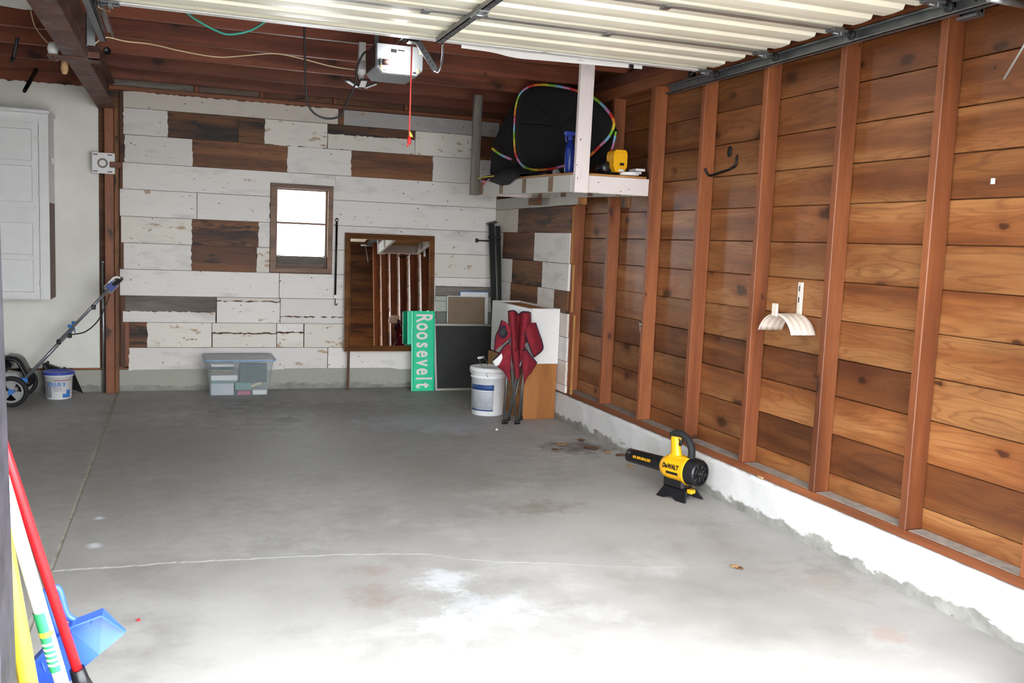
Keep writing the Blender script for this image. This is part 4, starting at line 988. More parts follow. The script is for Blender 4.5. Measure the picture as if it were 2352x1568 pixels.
xa, xb = X_at(1031, 8.45, 0.8), X_at(1118, 8.45, 0.8); zt3 = Z_at(680, xa, 8.49)
def leaning_panel(name, xa, xb, yb_, yt_, zt_, th, mat, label, cat, edge=None):
    m4 = frame_of((xa, yb_, 0.002), (1, 0, 0), (0, yt_-yb_, zt_)); h_ = math.hypot(yt_-yb_, zt_)
    t_ = thing(name, label, cat, (xa, yb_, 0))
    m = MB(); m.cbox((0.008, 0.004, 0), (xb-xa, h_-0.008, th), 0.002, m4); m.build('face', mat, t_)
    if edge:
        m = MB(); m.cbox((0, 0, -0.004), (0.0075, h_-0.008, th+0.002), 0.001, m4); m.cbox((0, h_-0.0075, -0.004), (xb-xa, h_, th+0.002), 0.001, m4); m.build('edge', edge, t_)
    return m4, h_, t_
leaning_panel('canvas_board', xa, xb, 8.462, 8.528, zt3, 0.014, 'cardboard', 'brown backed canvas board with white edges behind the window screen', 'board', 'paper_white')
xa, xb = X_at(1058, 8.5, 0.8), X_at(1124, 8.5, 0.8)
leaning_panel('poster_sheets', xa, xb, 8.500, 8.548, Z_at(669, xa, 8.54), 0.004, 'paper_white', 'pale paper sheets showing above the brown canvas board', 'paper', 'bright_blue')
fr = thing('folded_steel_frame', 'black folded steel frame with a side knob leaning in the back corner', 'steel frame', (2.62, 8.2, 0))
def rail_px(name, pts, w, d, mat):
    a_, b_ = Vector(pts[0]), Vector(pts[1]); m4 = frame_of(a_, b_-a_, (0, 1, 0)); l_ = (b_-a_).length
    m = MB(); m.cbox((0, -d, -w/2), (l_, -d+0.004, w/2), 0.001, m4); m.cbox((0, -d, -w/2), (l_, 0, -w/2+0.004), 0.001, m4); m.cbox((0, -d, w/2-0.004), (l_, 0, w/2), 0.001, m4)
    return m.build(name, mat, fr)
yk = 8.36
q0 = Vector((X_at(1137, 8.25, 0.5)+0.02, 8.22, 0.0)); q1 = A(1127, 514, 8.42); rail_px('rail', (q0, q1), 0.050, 0.035, 'black_metal')
q0b = q0+Vector((0.07, 0.0, 0)); q1b = A(1141, 520, 8.44); rail_px('rail', (q0b, q1b), 0.042, 0.035, 'black_metal')
q0c = Vector((X_at(1162, 8.2, 0.6), 8.2, 0.0)); q1c = A(1152, 563, 8.48); rail_px('rail', (q0c, q1c), 0.045, 0.02, 'black_metal')
mb = MB(); c_ = A(1130, 512, 8.40); mb.cbox((-0.05, -0.03, -0.003), (0.05, 0.03, 0.003), 0.001, Matrix.Translation(c_) @ Euler((0.3, -0.3, 0)).to_matrix().to_4x4()); mb.build('cap_plate', 'black_metal', fr)
a, b = A(1096, 552, 8.36), A(1122, 553, 8.38); mb = MB(); mb.tube([a, b], [0.007, 0.007], 8); mb.lathe([(0.0, -0.012), (0.022, -0.012), (0.016, 0.006), (0.008, 0.016)], frame_of(a, (0, 1, 0), (0, 0, 1)), 12); mb.build('knob', 'black_plastic', fr)
mb = MB(); mb.cbox(A(1133, 545, 8.36)-Vector((0.05, 0.01, 0.012)), A(1133, 545, 8.36)+Vector((0.075, 0.01, 0.012)), 0.003); mb.build('cross_bar', 'black_metal', fr)
mb = MB(); c_ = A(1160, 546, 8.40); mb.lathe([(0.0, -0.02), (0.026, -0.02), (0.026, 0.02), (0.0, 0.02)], frame_of(c_, (1, 0, 0), (0, 0, 1)), 14); mb.build('wheel', 'black_rubber', fr)

# ---- white cabinet standing on an oak box
ny = 6.86
ox_0, ox_1 = X_at(1198, ny, 0.2), min(X_at(1283, ny, 0.2), XR-0.03)
zw0, zw1 = Z_at(835, 2.8, ny-0.01), Z_at(709, 2.8, ny-0.01)
wx0, wx1 = X_at(1217, ny-0.01, zw1), X_at(1294, ny-0.01, zw1); fy = Y_at(1131, wx0, zw1)
fy = min(fy, 7.9); wx1 = min(wx1, XR-0.026)
box = thing('oak_cabinet', 'oak veneer cabinet box on the floor under the white cabinet', 'cabinet', ((ox_0+ox_1)/2, ny, 0))
plank('side', (ox_0, ny, 0), (ox_1, ny+0.018, zw0-0.001), 'Z', 'oak_veneer', box, 0.001); plank('side', (ox_0, fy-0.06, 0), (ox_1, fy-0.042, zw0-0.001), 'Z', 'oak_veneer', box, 0.001)
plank('front', (ox_0, ny+0.019, 0.0), (ox_0+0.018, fy-0.061, zw0-0.001), 'Y', 'oak_veneer', box, 0.001); plank('back', (ox_1-0.012, ny+0.019, 0.0), (ox_1, fy-0.061, zw0-0.001), 'Y', 'oak_veneer', box, 0.001)
wc = thing('white_cabinet', 'white melamine cabinet with an open top stacked on the oak box', 'cabinet', ((wx0+wx1)/2, ny, zw0))
e = ny-0.01
mb = MB(); mb.box((wx0+0.02, e, zw0), (wx1, e+0.016, zw1)); mb.build('side', 'melamine_white', wc)
mb = MB(); mb.box((wx0+0.02, fy-0.016, zw0), (wx1, fy, zw1)); mb.build('side', 'melamine_white', wc)
mb = MB(); mb.box((wx1-0.008, e+0.016, zw0), (wx1, fy-0.016, zw1)); mb.build('back', 'melamine_white', wc)
mb = MB(); mb.box((wx0+0.02, e+0.016, zw0), (wx1-0.008, fy-0.016, zw0+0.016)); mb.build('bottom', 'melamine_white', wc)
plank('top', (wx0+0.02, e+0.016, zw1-0.03), (wx1-0.008, fy-0.016, zw1-0.014), 'Y', 'plywood_edge', wc, 0.001)
mb = MB(); mb.cbox((wx0, e+0.002, zw0+0.004), (wx0+0.018, fy-0.002, zw1-0.001), 0.003); dr = mb.build('door', 'melamine_white', wc)
mb = MB(); mb.cbox((wx0-0.005, e+0.07, zw0+0.07), (wx0-0.0005, fy-0.07, zw1-0.07), 0.002); mb.build('door_panel', 'melamine_white', dr)

# ---- five gallon bucket
def bucket(name, label, cx, cy, r0, r1, h, lidmat, body='white_plastic', big=True):
    b_ = thing(name, label, 'bucket', (cx, cy, 0)); T = Matrix.Translation((cx, cy, 0))
    m = MB(); m.lathe([(0.0, 0.002), (r0-0.006, 0.002), (r0, 0.01), (r0+(r1-r0)*0.75, h*0.78), (r1+0.006, h*0.785), (r1+0.006, h*0.80), (r1-0.002, h*0.805), (r1, h*0.86), (r1+0.008, h*0.865), (r1+0.008, h*0.88), (r1-0.002, h*0.885), (r1, h*0.935)] if big else [(0.0, 0.002), (r0-0.004, 0.002), (r0, 0.008), (r1-0.003, h*0.82), (r1+0.004, h*0.825), (r1+0.005, h*0.90)], T, 36); m.build('body', body, b_)
    m = MB(); m.lathe([(r1+0.005, h*0.90), (r1+0.013, h*0.905), (r1+0.013, h*0.955), (r1+0.009, h), (r1-0.006, h), (r1-0.014, h-0.010), (0.0, h-0.009)], T, 36); m.build('lid', lidmat, b_)
    return b_
bx_, by_ = 2.385, 7.12
bkt = bucket('paint_bucket', 'big white lidded bucket with a blue banded label beside the folded chair', bx_, by_, 0.130, 0.142, 0.395, 'white_plastic')
def wrap(parent, cx, cy, r, a0, a1, z0, z1, mat, name, k=1.0):
    m = MB(); n = 12
    m.grid([[(cx+(r(z)+0.0012)*math.cos(a0+(a1-a0)*i/n), cy+(r(z)+0.0012)*math.sin(a0+(a1-a0)*i/n), z) for z in (z0, z1)] for i in range(n+1)])
    return solidify(m.build(name, mat, parent), 0.0006)
rr = lambda z: 0.130+0.012*0.75*max(0, (z-0.01))/(0.395*0.78-0.01)
view = math.atan2(0-by_, 0-bx_)
a0, a1 = view-1.25, view+0.35
lab = wrap(bkt, bx_, by_, rr, a0, a1, 0.045, 0.262, 'label_grey', 'label')
wrap(lab, bx_, by_, lambda z: rr(z)+0.0012, a0, a1, 0.215, 0.258, 'label_blue', 'label_band'); wrap(lab, bx_, by_, lambda z: rr(z)+0.0012, a0, a1, 0.045, 0.056, 'label_blue', 'label_band')
for i in range(11): wrap(lab, bx_, by_, lambda z: rr(z)+0.0012, a0+0.12, a1-0.10-0.2*random.random()*(i % 3 == 2), 0.070+i*0.0125, 0.075+i*0.0125, 'label_line', 'print_line')
e1, e2 = Vector((bx_-0.05, by_-0.140, 0.325)), Vector((bx_+0.05, by_+0.145, 0.325)); top = A(1104, 821, by_-0.02)
pts = spline([e1, e1.lerp(top, 0.55)+Vector((-0.035, -0.03, 0.02)), top+Vector((-0.02, -0.03, 0)), top+Vector((0.03, 0.03, 0)), e2.lerp(top, 0.5)+Vector((0.03, 0.04, 0.02)), e2], 6)
mb = MB(); mb.tube(pts, 0.0028, 6); mb.build('bail', 'dull_steel', bkt)
mb = MB(); mb.tube([top+Vector((-0.028, -0.03, 0.001)), top+Vector((0.034, 0.03, -0.001))], 0.0095, 10); mb.build('grip', 'white_plastic', bkt)

# ---- folded camp chair
cyy = 6.70
K = lambda u, v, dy=0.0: A(u, v, cyy+dy)
chr_ = thing('camp_chair', 'maroon folding camp chair standing folded in front of the white cabinet', 'folding chair', floor_at(1178, 972))
def pole(name, pts, r=0.008, mat='dull_steel'):
    m = MB(); m.tube([K(*p) for p in pts], r, 8); return m.build(name, mat, chr_)
def ground(u, v, dy): 
    q = K(u, v, dy); return q
legs = [[(1157, 968, 0.0), (1170, 780, 0.03)], [(1163, 970, 0.02), (1192, 845, -0.02), (1203, 815, -0.03)], [(1186, 973, -0.02), (1173, 815, -0.04), (1170, 755, -0.02)], [(1190, 974, 0.0), (1200, 880, 0.0), (1207, 815, -0.01)], [(1197, 968, 0.14), (1203, 820, 0.10)], [(1168, 962, 0.14), (1186, 900, 0.13), (1200, 830, 0.12)]]
fixed = []
for L_ in legs:
    pts = [K(*p) for p in L_]; q = pts[0]; g = (pts[0]-pts[1]); pts[0] = pts[1]+g*((pts[1].z-0.012)/(pts[1].z-pts[0].z))
    m = MB(); m.tube(pts, 0.0078, 8); m.build('leg', 'dull_steel', chr_); fixed.append(pts[0])
    m = MB(); m.tube([Vector((pts[0].x, pts[0].y, 0.0)), pts[0]+Vector((0, 0, 0.018))], [0.016, 0.013], 10); m.build('foot', 'black_plastic', chr_)
for L_ in ([(1155, 745, 0.0), (1168, 722+40, -0.03), (1172, 790, -0.03)], [(1201, 755, -0.02), (1200, 800, 0.0)], [(1206, 770, 0.02), (1209, 812, 0.0)]):
    pole('back_pole', L_)
def cloth(name, rows_px, mat='maroon_fabric', th=0.004, parent=None):
    m = MB(); rows = [spline([K(*p) for p in r_], 4) for r_ in rows_px]
    cols = list(zip(*rows)); cols = [spline(c_, 4) for c_ in cols]
    m.grid(cols); return solidify(m.build(name, mat, parent or chr_), th)
# back rest folded into two upright rolls with a valley between them
back = cloth('back_rest', [[(1167, 716, 0.05), (1170, 714, -0.03), (1178, 713, -0.055), (1184, 715, -0.02), (1191, 722, 0.05), (1199, 716, -0.02), (1208, 716, -0.055), (1216, 717, -0.03), (1219, 719, 0.05)],
       [(1168, 745, 0.05), (1171, 745, -0.03), (1179, 745, -0.06), (1185, 745, -0.02), (1190, 745, 0.05), (1197, 745, -0.02), (1206, 745, -0.06), (1215, 745, -0.03), (1219, 745, 0.05)],
       [(1172, 785, 0.05), (1176, 785, -0.02), (1182, 785, -0.04), (1187, 785, -0.01), (1191, 785, 0.05), (1194, 785, -0.01), (1200, 785, -0.04), (1206, 785, -0.02), (1210, 785, 0.05)],
       [(1176, 830, 0.05), (1179, 835, -0.01), (1183, 843, -0.02), (1187, 850, 0.0), (1190, 852, 0.03), (1193, 850, 0.0), (1196, 843, -0.02), (1199, 835, -0.01), (1202, 828, 0.05)]])
# arm rests and seat corners splayed to either side
arm_l = cloth('arm_rest', [[(1152, 735, 0.0), (1160, 738, -0.03), (1168, 746, -0.05), (1174, 756, -0.05)], [(1146, 755, 0.02), (1154, 758, -0.03), (1164, 764, -0.05), (1172, 772, -0.05)], [(1138, 775, 0.04), (1147, 778, 0.0), (1158, 782, -0.03), (1168, 778, -0.04)], [(1136, 808, 0.05), (1143, 800, 0.02), (1152, 793, 0.0), (1164, 783, -0.03)]])
q = K(1157, 762, -0.055)
mb = MB(); m4 = Matrix.Translation(q) @ Euler((math.radians(78), math.radians(18), 0)).to_matrix().to_4x4()
mb.lathe([(0.026, 0.0), (0.040, 0.0), (0.040, -0.004), (0.026, -0.004), (0.026, 0.0)], m4 @ Matrix.Diagonal((0.9, 1.25, 1, 1)), 20); mb.build('cup_holder_rim', 'navy_fabric', chr_)
mb = MB(); mb.lathe([(0.0, 0.0), (0.027, 0.0), (0.027, -0.004), (0.0, -0.004)], m4 @ Matrix.Diagonal((0.9, 1.25, 1, 1)), 20); mb.build('cup_holder_net', 'screen_mesh', chr_)
arm_r = cloth('arm_rest', [[(1203, 757, -0.04), (1212, 748, -0.04), (1222, 741, -0.02), (1230, 741, 0.0)], [(1209, 775, -0.05), (1219, 766, -0.06), (1230, 762, -0.03), (1238, 765, 0.0)], [(1216, 795, -0.04), (1226, 787, -0.06), (1236, 783, -0.03), (1245, 785, 0.02)], [(1226, 820, 0.0), (1231, 815, -0.03), (1238, 810, -0.02), (1246, 803, 0.02)]])
seat_l = cloth('seat', [[(1172, 784, -0.02), (1174, 800, -0.05), (1174, 825, -0.06), (1172, 850, -0.05), (1172, 880, -0.02)], [(1158, 795, -0.03), (1160, 812, -0.06), (1162, 830, -0.07), (1164, 848, -0.06), (1167, 870, -0.03)], [(1146, 812, -0.01), (1148, 822, -0.04), (1150, 832, -0.05), (1153, 842, -0.05), (1159, 856, -0.03)], [(1132, 828, 0.02), (1134, 832, 0.0), (1137, 836, -0.01), (1141, 840, -0.02), (1147, 845, -0.01)]])
seat_r = cloth('seat', [[(1198, 806, -0.02), (1199, 825, -0.05), (1200, 845, -0.06), (1202, 860, -0.05), (1204, 884, -0.02)], [(1208, 803, -0.04), (1210, 818, -0.07), (1211, 835, -0.08), (1210, 852, -0.07), (1208, 872, -0.03)], [(1218, 815, -0.03), (1219, 825, -0.05), (1219, 835, -0.06), (1218, 848, -0.05), (1214, 862, -0.03)], [(1233, 833, 0.0), (1232, 836, -0.01), (1230, 840, -0.02), (1226, 846, -0.02), (1221, 856, -0.01)]])
mid = cloth('seat_pocket', [[(1177, 800, -0.02), (1184, 806, -0.04), (1191, 802, -0.02)], [(1180, 840, -0.03), (1186, 844, -0.055), (1193, 838, -0.03)], [(1186, 868, -0.02), (1189, 872, -0.03), (1193, 866, -0.02)]])
cloth('care_label', [[(1152, 811, -0.055), (1142, 821, -0.05), (1131, 830, -0.02)], [(1154, 822, -0.068), (1147, 831, -0.062), (1136, 838, -0.03)], [(1146, 838, -0.068), (1142, 840, -0.055), (1135, 840, -0.03)]], 'paper_white', 0.002)
for pts in ([(1152, 735, -0.004), (1146, 755, 0.016), (1138, 775, 0.036), (1136, 808, 0.046)], [(1230, 741, -0.006), (1238, 765, -0.006), (1245, 785, 0.014), (1246, 803, 0.014), (1226, 820, -0.006)], [(1203, 757, -0.046), (1209, 775, -0.056), (1216, 795, -0.046), (1226, 820, -0.006)], [(1198, 806, -0.026), (1208, 803, -0.046), (1218, 815, -0.036), (1233, 833, -0.006)], [(1172, 784, -0.026), (1158, 795, -0.036), (1146, 812, -0.016), (1132, 828, 0.014)], [(1167, 716, 0.045), (1170, 714, -0.036), (1178, 713, -0.061), (1184, 715, -0.026), (1191, 722, 0.044), (1199, 716, -0.026), (1208, 716, -0.061), (1216, 717, -0.036), (1219, 719, 0.045)]):
    m = MB(); m.tube(spline([K(*p) for p in pts], 5), 0.005, 6); m.build('piping', 'navy_fabric', chr_)

# ---- clear storage box with its contents
sx0, sx1 = X_at(481, 8.22, 0.1), X_at(617, 8.22, 0.1); syf, syb = 8.215, 8.50
szh, ff, kz = 0.335, 0.10, 1.12
tub = thing('storage_tub', 'clear plastic storage tub with a lid against the white back wall', 'storage box', ((sx0+sx1)/2, 8.36, 0))
def rrect(x0, x1, y0, y1, z, r=0.035, n=5):
    out = []
    for cx, cy, a in ((x1-r, y0+r, -90), (x1-r, y1-r, 0), (x0+r, y1-r, 90), (x0+r, y0+r, 180)):
        for i in range(n+1):
            t_ = math.radians(a+90*i/n); out.append(Vector((cx+r*math.cos(t_), cy+r*math.sin(t_), z)))
    return out
fl_ = 0.034
rings = [rrect(sx0, sx1, syf, syb-0.03, 0.002), rrect(sx0-fl_*0.6, sx1+fl_*0.6, syf-ff*0.6, syb-0.012, szh*0.62), rrect(sx0-fl_, sx1+fl_, syf-ff, syb-0.003, szh-0.02)]
mb = MB()
mb.grid([r_+[r_[0]] for r_ in rings]); mb.add(rings[0], [tuple(range(len(rings[0])))[::-1]]); mb.build('tub_body', 'clear_plastic', tub)
mb = MB(); r0_ = rrect(sx0-fl_-0.012, sx1+fl_+0.012, syf-ff-0.012, syb+0.009, szh-0.022); r1_ = rrect(sx0-fl_-0.010, sx1+fl_+0.010, syf-ff-0.010, syb+0.008, szh); r2_ = rrect(sx0-fl_+0.02, sx1+fl_-0.02, syf-ff+0.02, syb-0.02, szh+0.004); r3_ = rrect(sx0-fl_+0.03, sx1+fl_-0.03, syf-ff+0.03, syb-0.03, szh-0.006)
mb.grid([q+[q[0]] for q in (r0_, r1_, r2_, r3_)]); mb.add(r3_, [tuple(range(len(r3_)))]); mb.build('lid', 'clear_lid', tub)
plain('tub_blue', '#8fb2d8', 0.3)
mb = MB(); ring = rrect(sx0-fl_-0.014, sx1+fl_+0.014, syf-ff-0.014, syb+0.008, szh-0.014); mb.tube(ring, 0.007, 6, closed=True); mb.build('lid_rim', 'tub_blue', tub)
plain('slate_paper', '#3c474b', 0.6); plain('teal_paper', '#6f9a94', 0.6); plain('pink_cloth', '#c25a72', 0.8); plain('cream_paper', '#c9c49c', 0.7)
def content(name, label, cat, x0, x1, y0, y1, z0, z1, mat, tilt=0.0):
    z0, z1 = z0*kz, z1*kz
    m = MB(); c_ = Vector(((x0+x1)/2, (y0+y1)/2, z0)); d_ = ((x1-x0)/2, (y1-y0)/2, z1-z0)
    m.cbox((-d_[0], -d_[1], 0), (d_[0], d_[1], d_[2]), 0.004, Matrix.Translation(c_) @ Euler((0, tilt, 0)).to_matrix().to_4x4())
    return tag(m.build(name, mat, None, c_), label, cat, 'things inside the clear tub')
ty0, ty1 = syf+0.008, syb-0.06
lx0, lx1 = sx0+0.012, sx0+0.20
content('small_tub', 'small frosted container at the bottom left of the clear tub', 'container', lx0, lx1, ty0, ty0+0.16, 0.006, 0.098, 'label_grey')
content('folder', 'teal folder lying on the small container in the clear tub', 'folder', lx0, lx1+0.02, ty0, ty1, 0.100, 0.116, 'teal_paper')
content('paper_stack', 'thick stack of white paper in the middle of the clear tub', 'paper', lx0, lx1+0.03, ty0-0.003, ty1, 0.118, 0.160, 'paper_white')
content('card_box', 'grey box with orange marks above the paper in the clear tub', 'box', lx0, lx1, ty0, ty1, 0.162, 0.190, 'cardboard')
content('magazine', 'cream magazine above the grey box in the clear tub', 'magazine', lx0, lx1, ty0-0.004, ty1, 0.192, 0.200, 'cream_paper')
content('binder', 'slate coloured binder near the top left of the clear tub', 'binder', lx0, lx1, ty0-0.004, ty1, 0.202, 0.222, 'slate_paper')
content('papers', 'white papers just under the lid of the clear tub', 'paper', lx0, lx1, ty0-0.004, ty1, 0.224, 0.246, 'paper_white')
content('dark_folder', 'large dark slate folder standing in the right of the clear tub', 'folder', sx0+0.245, sx1-0.02, ty0-0.006, ty0+0.03, 0.105, 0.250, 'slate_paper', 0.02)
content('sleeve', 'frosted plastic sleeve at the bottom centre of the clear tub', 'plastic sleeve', lx1+0.012, sx1-0.14, ty0+0.02, ty1, 0.04, 0.098, 'teal_paper')
content('pink_bundle', 'pink folded cloth on the floor of the clear tub', 'cloth', lx1+0.03, sx1-0.15, ty0, ty0+0.08, 0.006, 0.036, 'pink_cloth')
content('white_packet', 'white packet at the bottom right of the clear tub', 'packet', sx1-0.135, sx1-0.012, ty0, ty0+0.1, 0.006, 0.042, 'paper_white')
content('cream_tube', 'pale cream tube tilted at the right of the clear tub', 'tube', sx1-0.15, sx1-0.05, ty0+0.02, ty0+0.06, 0.070, 0.094, 'cream_paper', -0.35)

# ---- small bucket with blue lid, black panel behind it
bx2, by2 = X_at(135, 8.25, 0), 8.25
b2 = bucket('joint_compound_bucket', 'small white bucket with a blue lid and blue print near the mower', bx2, by2, 0.095, 0.108, 0.225, 'blue_lid', big=False)
for z_ in (): pass
v2 = math.atan2(-by2, -bx2); r2f = lambda z: 0.095+0.010*z/0.185
wrap(b2, bx2, by2, r2f, v2-0.35, v2+1.0, 0.158, 0.163, 'label_red', 'label_stripe')
wrap(b2, bx2, by2, r2f, v2-1.0, v2-0.55, 0.02, 0.15, 'label_line', 'label_patch'); wrap(b2, bx2, by2, r2f, v2+0.3, v2+0.95, 0.02, 0.05, 'bright_blue', 'label_patch'); wrap(b2, bx2, by2, r2f, v2+0.6, v2+0.95, 0.05, 0.08, 'bright_blue', 'label_patch')
for i in range(3): wrap(b2, bx2, by2, r2f, v2-0.4, v2+0.2, 0.075+i*0.012, 0.079+i*0.012, 'label_line', 'print_line')
fd = Vector((math.cos(v2), math.sin(v2), 0)); rt = Vector((0, 0, 1)).cross(fd)
text('lettering', 'PLUS 3', 0.040, 'bright_blue', b2, frame_of(Vector((bx2, by2, 0.128))+fd*0.105-rt*0.01, rt, (0, 0, 1)), 0.0006, 0.0012)
bp = thing('black_catcher', 'folded black plastic grass catcher leaning on the curb behind the small bucket', 'grass catcher', floor_at(140, 898))
yy = 8.44
def flap(pts, th=0.012):
    m = MB(); m.prism([A(*p) for p in pts], (0, th, 0)); return m.build('flap', 'black_plastic', bp)
flap([(100, 834, 8.46), (152, 850, 8.46), (166, 846, 8.48), (191, 903, 8.36), (165, 893, 8.38), (112, 897, 8.38)])
flap([(98, 836, 8.50), (104, 832, 8.50), (150, 848, 8.50), (148, 900, 8.44), (106, 900, 8.44)])
for u, v in ((110, 829), (148, 843)):
    q = A(u, v+3, 8.45); m = MB(); m.cbox(q-Vector((0.010, 0.01, 0.02)), q+Vector((0.010, 0.01, 0.012)), 0.004); m.build('clip', 'black_plastic', bp)
m = MB(); m.tube([A(102, 838, 8.44), A(111, 862, 8.40)], 0.006, 6); m.build('wire_frame', 'dull_steel', bp)

# ---- lawn mower
mw_ = thing('lawn_mower', 'electric push mower with a long grey handle at the left edge', 'lawn mower', floor_at(20, 934))
yn, yf2 = 7.90, 8.38
wr = 0.118
def wheel(x, y, r, sgn_):
    M_ = frame_of((x, y, r), (1, 0, 0), (0, 0, 1))          # axis towards -Y
    m = MB(); m.lathe([(r*0.74, -0.024), (r*0.93, -0.026), (r, -0.016), (r, 0.016), (r*0.93, 0.026), (r*0.74, 0.024), (r*0.74, -0.024)], M_, 30); w_ = m.build('tyre', 'black_rubber', mw_)
    m = MB(); m.lathe([(r*0.60, 0.010), (r*0.745, 0.014), (r*0.745, 0.022), (r*0.62, 0.024), (r*0.60, 0.010)], M_, 30)
    for k_ in range(3):
        a_ = math.radians(90+120*k_); d_ = Vector((math.cos(a_), math.sin(a_), 0)); s_ = Vector((-d_.y, d_.x, 0))
        m.prism([M_ @ (d_*r*0.12+s_*r*0.14+Vector((0, 0, 0.012))), M_ @ (d_*r*0.64+s_*r*0.34+Vector((0, 0, 0.012))), M_ @ (d_*r*0.64-s_*r*0.34+Vector((0, 0, 0.012))), M_ @ (d_*r*0.12-s_*r*0.14+Vector((0, 0, 0.012)))], (M_.to_3x3() @ Vector((0, 0, 0.010))))
    m.build('rim', 'grey_hub', w_)
    m = MB(); m.lathe([(r*0.30, 0.014), (r*0.30, 0.028), (r*0.22, 0.032), (0.0, 0.032)], M_, 3, False); m.build('hub_cap', 'bright_blue', w_)
    m = MB(); m.lathe([(0.0, -0.02), (r*0.74, -0.02), (r*0.74, -0.015), (0.0, -0.015)], M_, 24); m.build('wheel_back', 'black_plastic', w_)
xw = X_at(26, yn, wr); wheel(xw, yn, wr, 1); xw2 = X_at(56, yf2, wr); wheel(xw2-0.02, yf2, wr, 1)
wheel(xw-0.62, yn+0.02, 0.09, 1); wheel(xw-0.62, yf2-0.02, 0.09, 1)
mb = MB()
secs = []
for x, z0_, z1_, dy in ((xw-0.80, 0.10, 0.16, 0.10), (xw-0.74, 0.06, 0.20, 0.03), (xw-0.45, 0.05, 0.24, 0.0), (xw-0.15, 0.06, 0.25, 0.0), (xw+0.02, 0.09, 0.22, 0.03), (xw+0.06, 0.12, 0.17, 0.06)):
    a_, b_ = yn+0.05+dy, yf2-0.05-dy
    secs.append([Vector((x, a_, z0_)), Vector((x, a_+0.0, z1_-0.06)), Vector((x, a_+0.06, z1_)), Vector((x, b_-0.06, z1_)), Vector((x, b_, z1_-0.06)), Vector((x, b_, z0_)), Vector((x, a_, z0_))])
mb.grid(secs); mb.add(secs[0][:6], [tuple(range(6))]); mb.add(secs[-1][:6], [tuple(range(6))[::-1]]); mb.build('deck', 'white_plastic', mw_)
mb = MB(); mb.cbox((xw-0.50, yn+0.12, 0.235), (xw-0.02, yf2-0.12, 0.36), 0.05); mb.build('motor_cover', 'black_plastic', mw_)
pts = spline([(xw-0.06, yn+0.10, 0.36), (xw+0.02, yn+0.10, 0.34), (xw+0.07, yn+0.10, 0.25), (xw+0.11, yn+0.10, 0.14)], 4)
mb = MB(); mb.grid([[q, q+Vector((0, yf2-yn-0.2, 0))] for q in pts]); solidify(mb.build('rear_flap', 'black_plastic', mw_), 0.02)
hb = [Vector((X_at(62, y, 0.20), y, Z_at(878, X_at(62, y, 0.2), y))) for y in (yn+0.08, )]
def hpt(u, v, y): return A(u, v, y)
ym = 8.14
hl = []
for dy in (-0.14, 0.14):
    a_, k1, b_ = A(44, 884, ym), A(165, 757, ym), A(262, 655, ym)
    for q in (a_, k1, b_): q.y += dy
    if dy > 0: pass
    m = MB(); m.tube([a_, k1], 0.0125, 10); m.build('lower_handle', 'silver_tube', mw_)
    m = MB(); m.tube([k1-(b_-k1).normalized()*0.12+Vector((0, 0.0, 0.016)), b_+Vector((0, 0, 0.010))], 0.0105, 10); m.build('upper_handle', 'silver_tube', mw_); hl.append(b_)
    q = k1+Vector((0.0, 0, 0.035)); m = MB(); m.tube([k1+Vector((0.01, 0, -0.04)), q], 0.004, 6); m.lathe([(0.0, -0.012), (0.014, -0.012), (0.018, 0.0), (0.014, 0.012), (0.0, 0.012)], Matrix.Translation(q+Vector((0, 0, 0.008))), 12); m.build('clamp_knob', 'bright_blue', mw_)
    q = a_+Vector((0.05, 0, 0.06)); m = MB(); m.cbox(q-Vector((0.035, 0.02, 0.02)), q+Vector((0.03, 0.02, 0.02)), 0.006, None); m.build('handle_mount', 'bright_blue', mw_)
up_ = (hl[0]-k1); tip = Vector((0.03, 0, 0.03))
mb = MB(); mb.tube(spline([hl[0]+Vector((0, 0, 0.01)), hl[0]+tip, hl[0]+tip*1.6+Vector((0, 0.04, 0)), hl[1]+tip*1.6-Vector((0, 0.04, 0)), hl[1]+tip, hl[1]+Vector((0, 0, 0.01))], 6), 0.016, 10); mb.build('grip', 'black_rubber', mw_)
c_ = A(258, 657, ym-0.1)
mb = MB(); m4 = Matrix.Translation(c_) @ Euler((0, math.radians(-46), 0)).to_matrix().to_4x4(); mb.cbox((-0.06, -0.045, -0.035), (0.05, 0.045, 0.045), 0.02, m4); mb.build('switch_box', 'grey_hub', mw_)
mb = MB(); mb.cbox((-0.035, -0.052, -0.025), (0.03, -0.046, 0.03), 0.003, m4); mb.build('switch_panel', 'deep_blue', mw_)
mb = MB(); mb.tube(spline([A(250, 650, ym-0.13), A(262, 638, ym-0.14), A(272, 637, ym-0.12), A(278, 648, ym-0.1)], 5), 0.010, 8); mb.build('bail_lever', 'white_plastic', mw_)
mb = MB(); mb.tube(spline([A(252, 676, ym-0.16), A(238, 712, ym-0.17), A(222, 740, ym-0.17), A(195, 762, ym-0.17), A(164, 768, ym-0.16)], 6), 0.005, 6); mb.build('cable', 'black_cord', mw_)
for u, v in ((215, 705), (135, 785), (160, 770)):
    q = A(u, v, ym-0.14); m = MB(); m.cbox(q-Vector((0.016, 0.014, 0.02)), q+Vector((0.016, 0.014, 0.02)), 0.005); m.build('cable_clip', 'black_plastic', mw_)

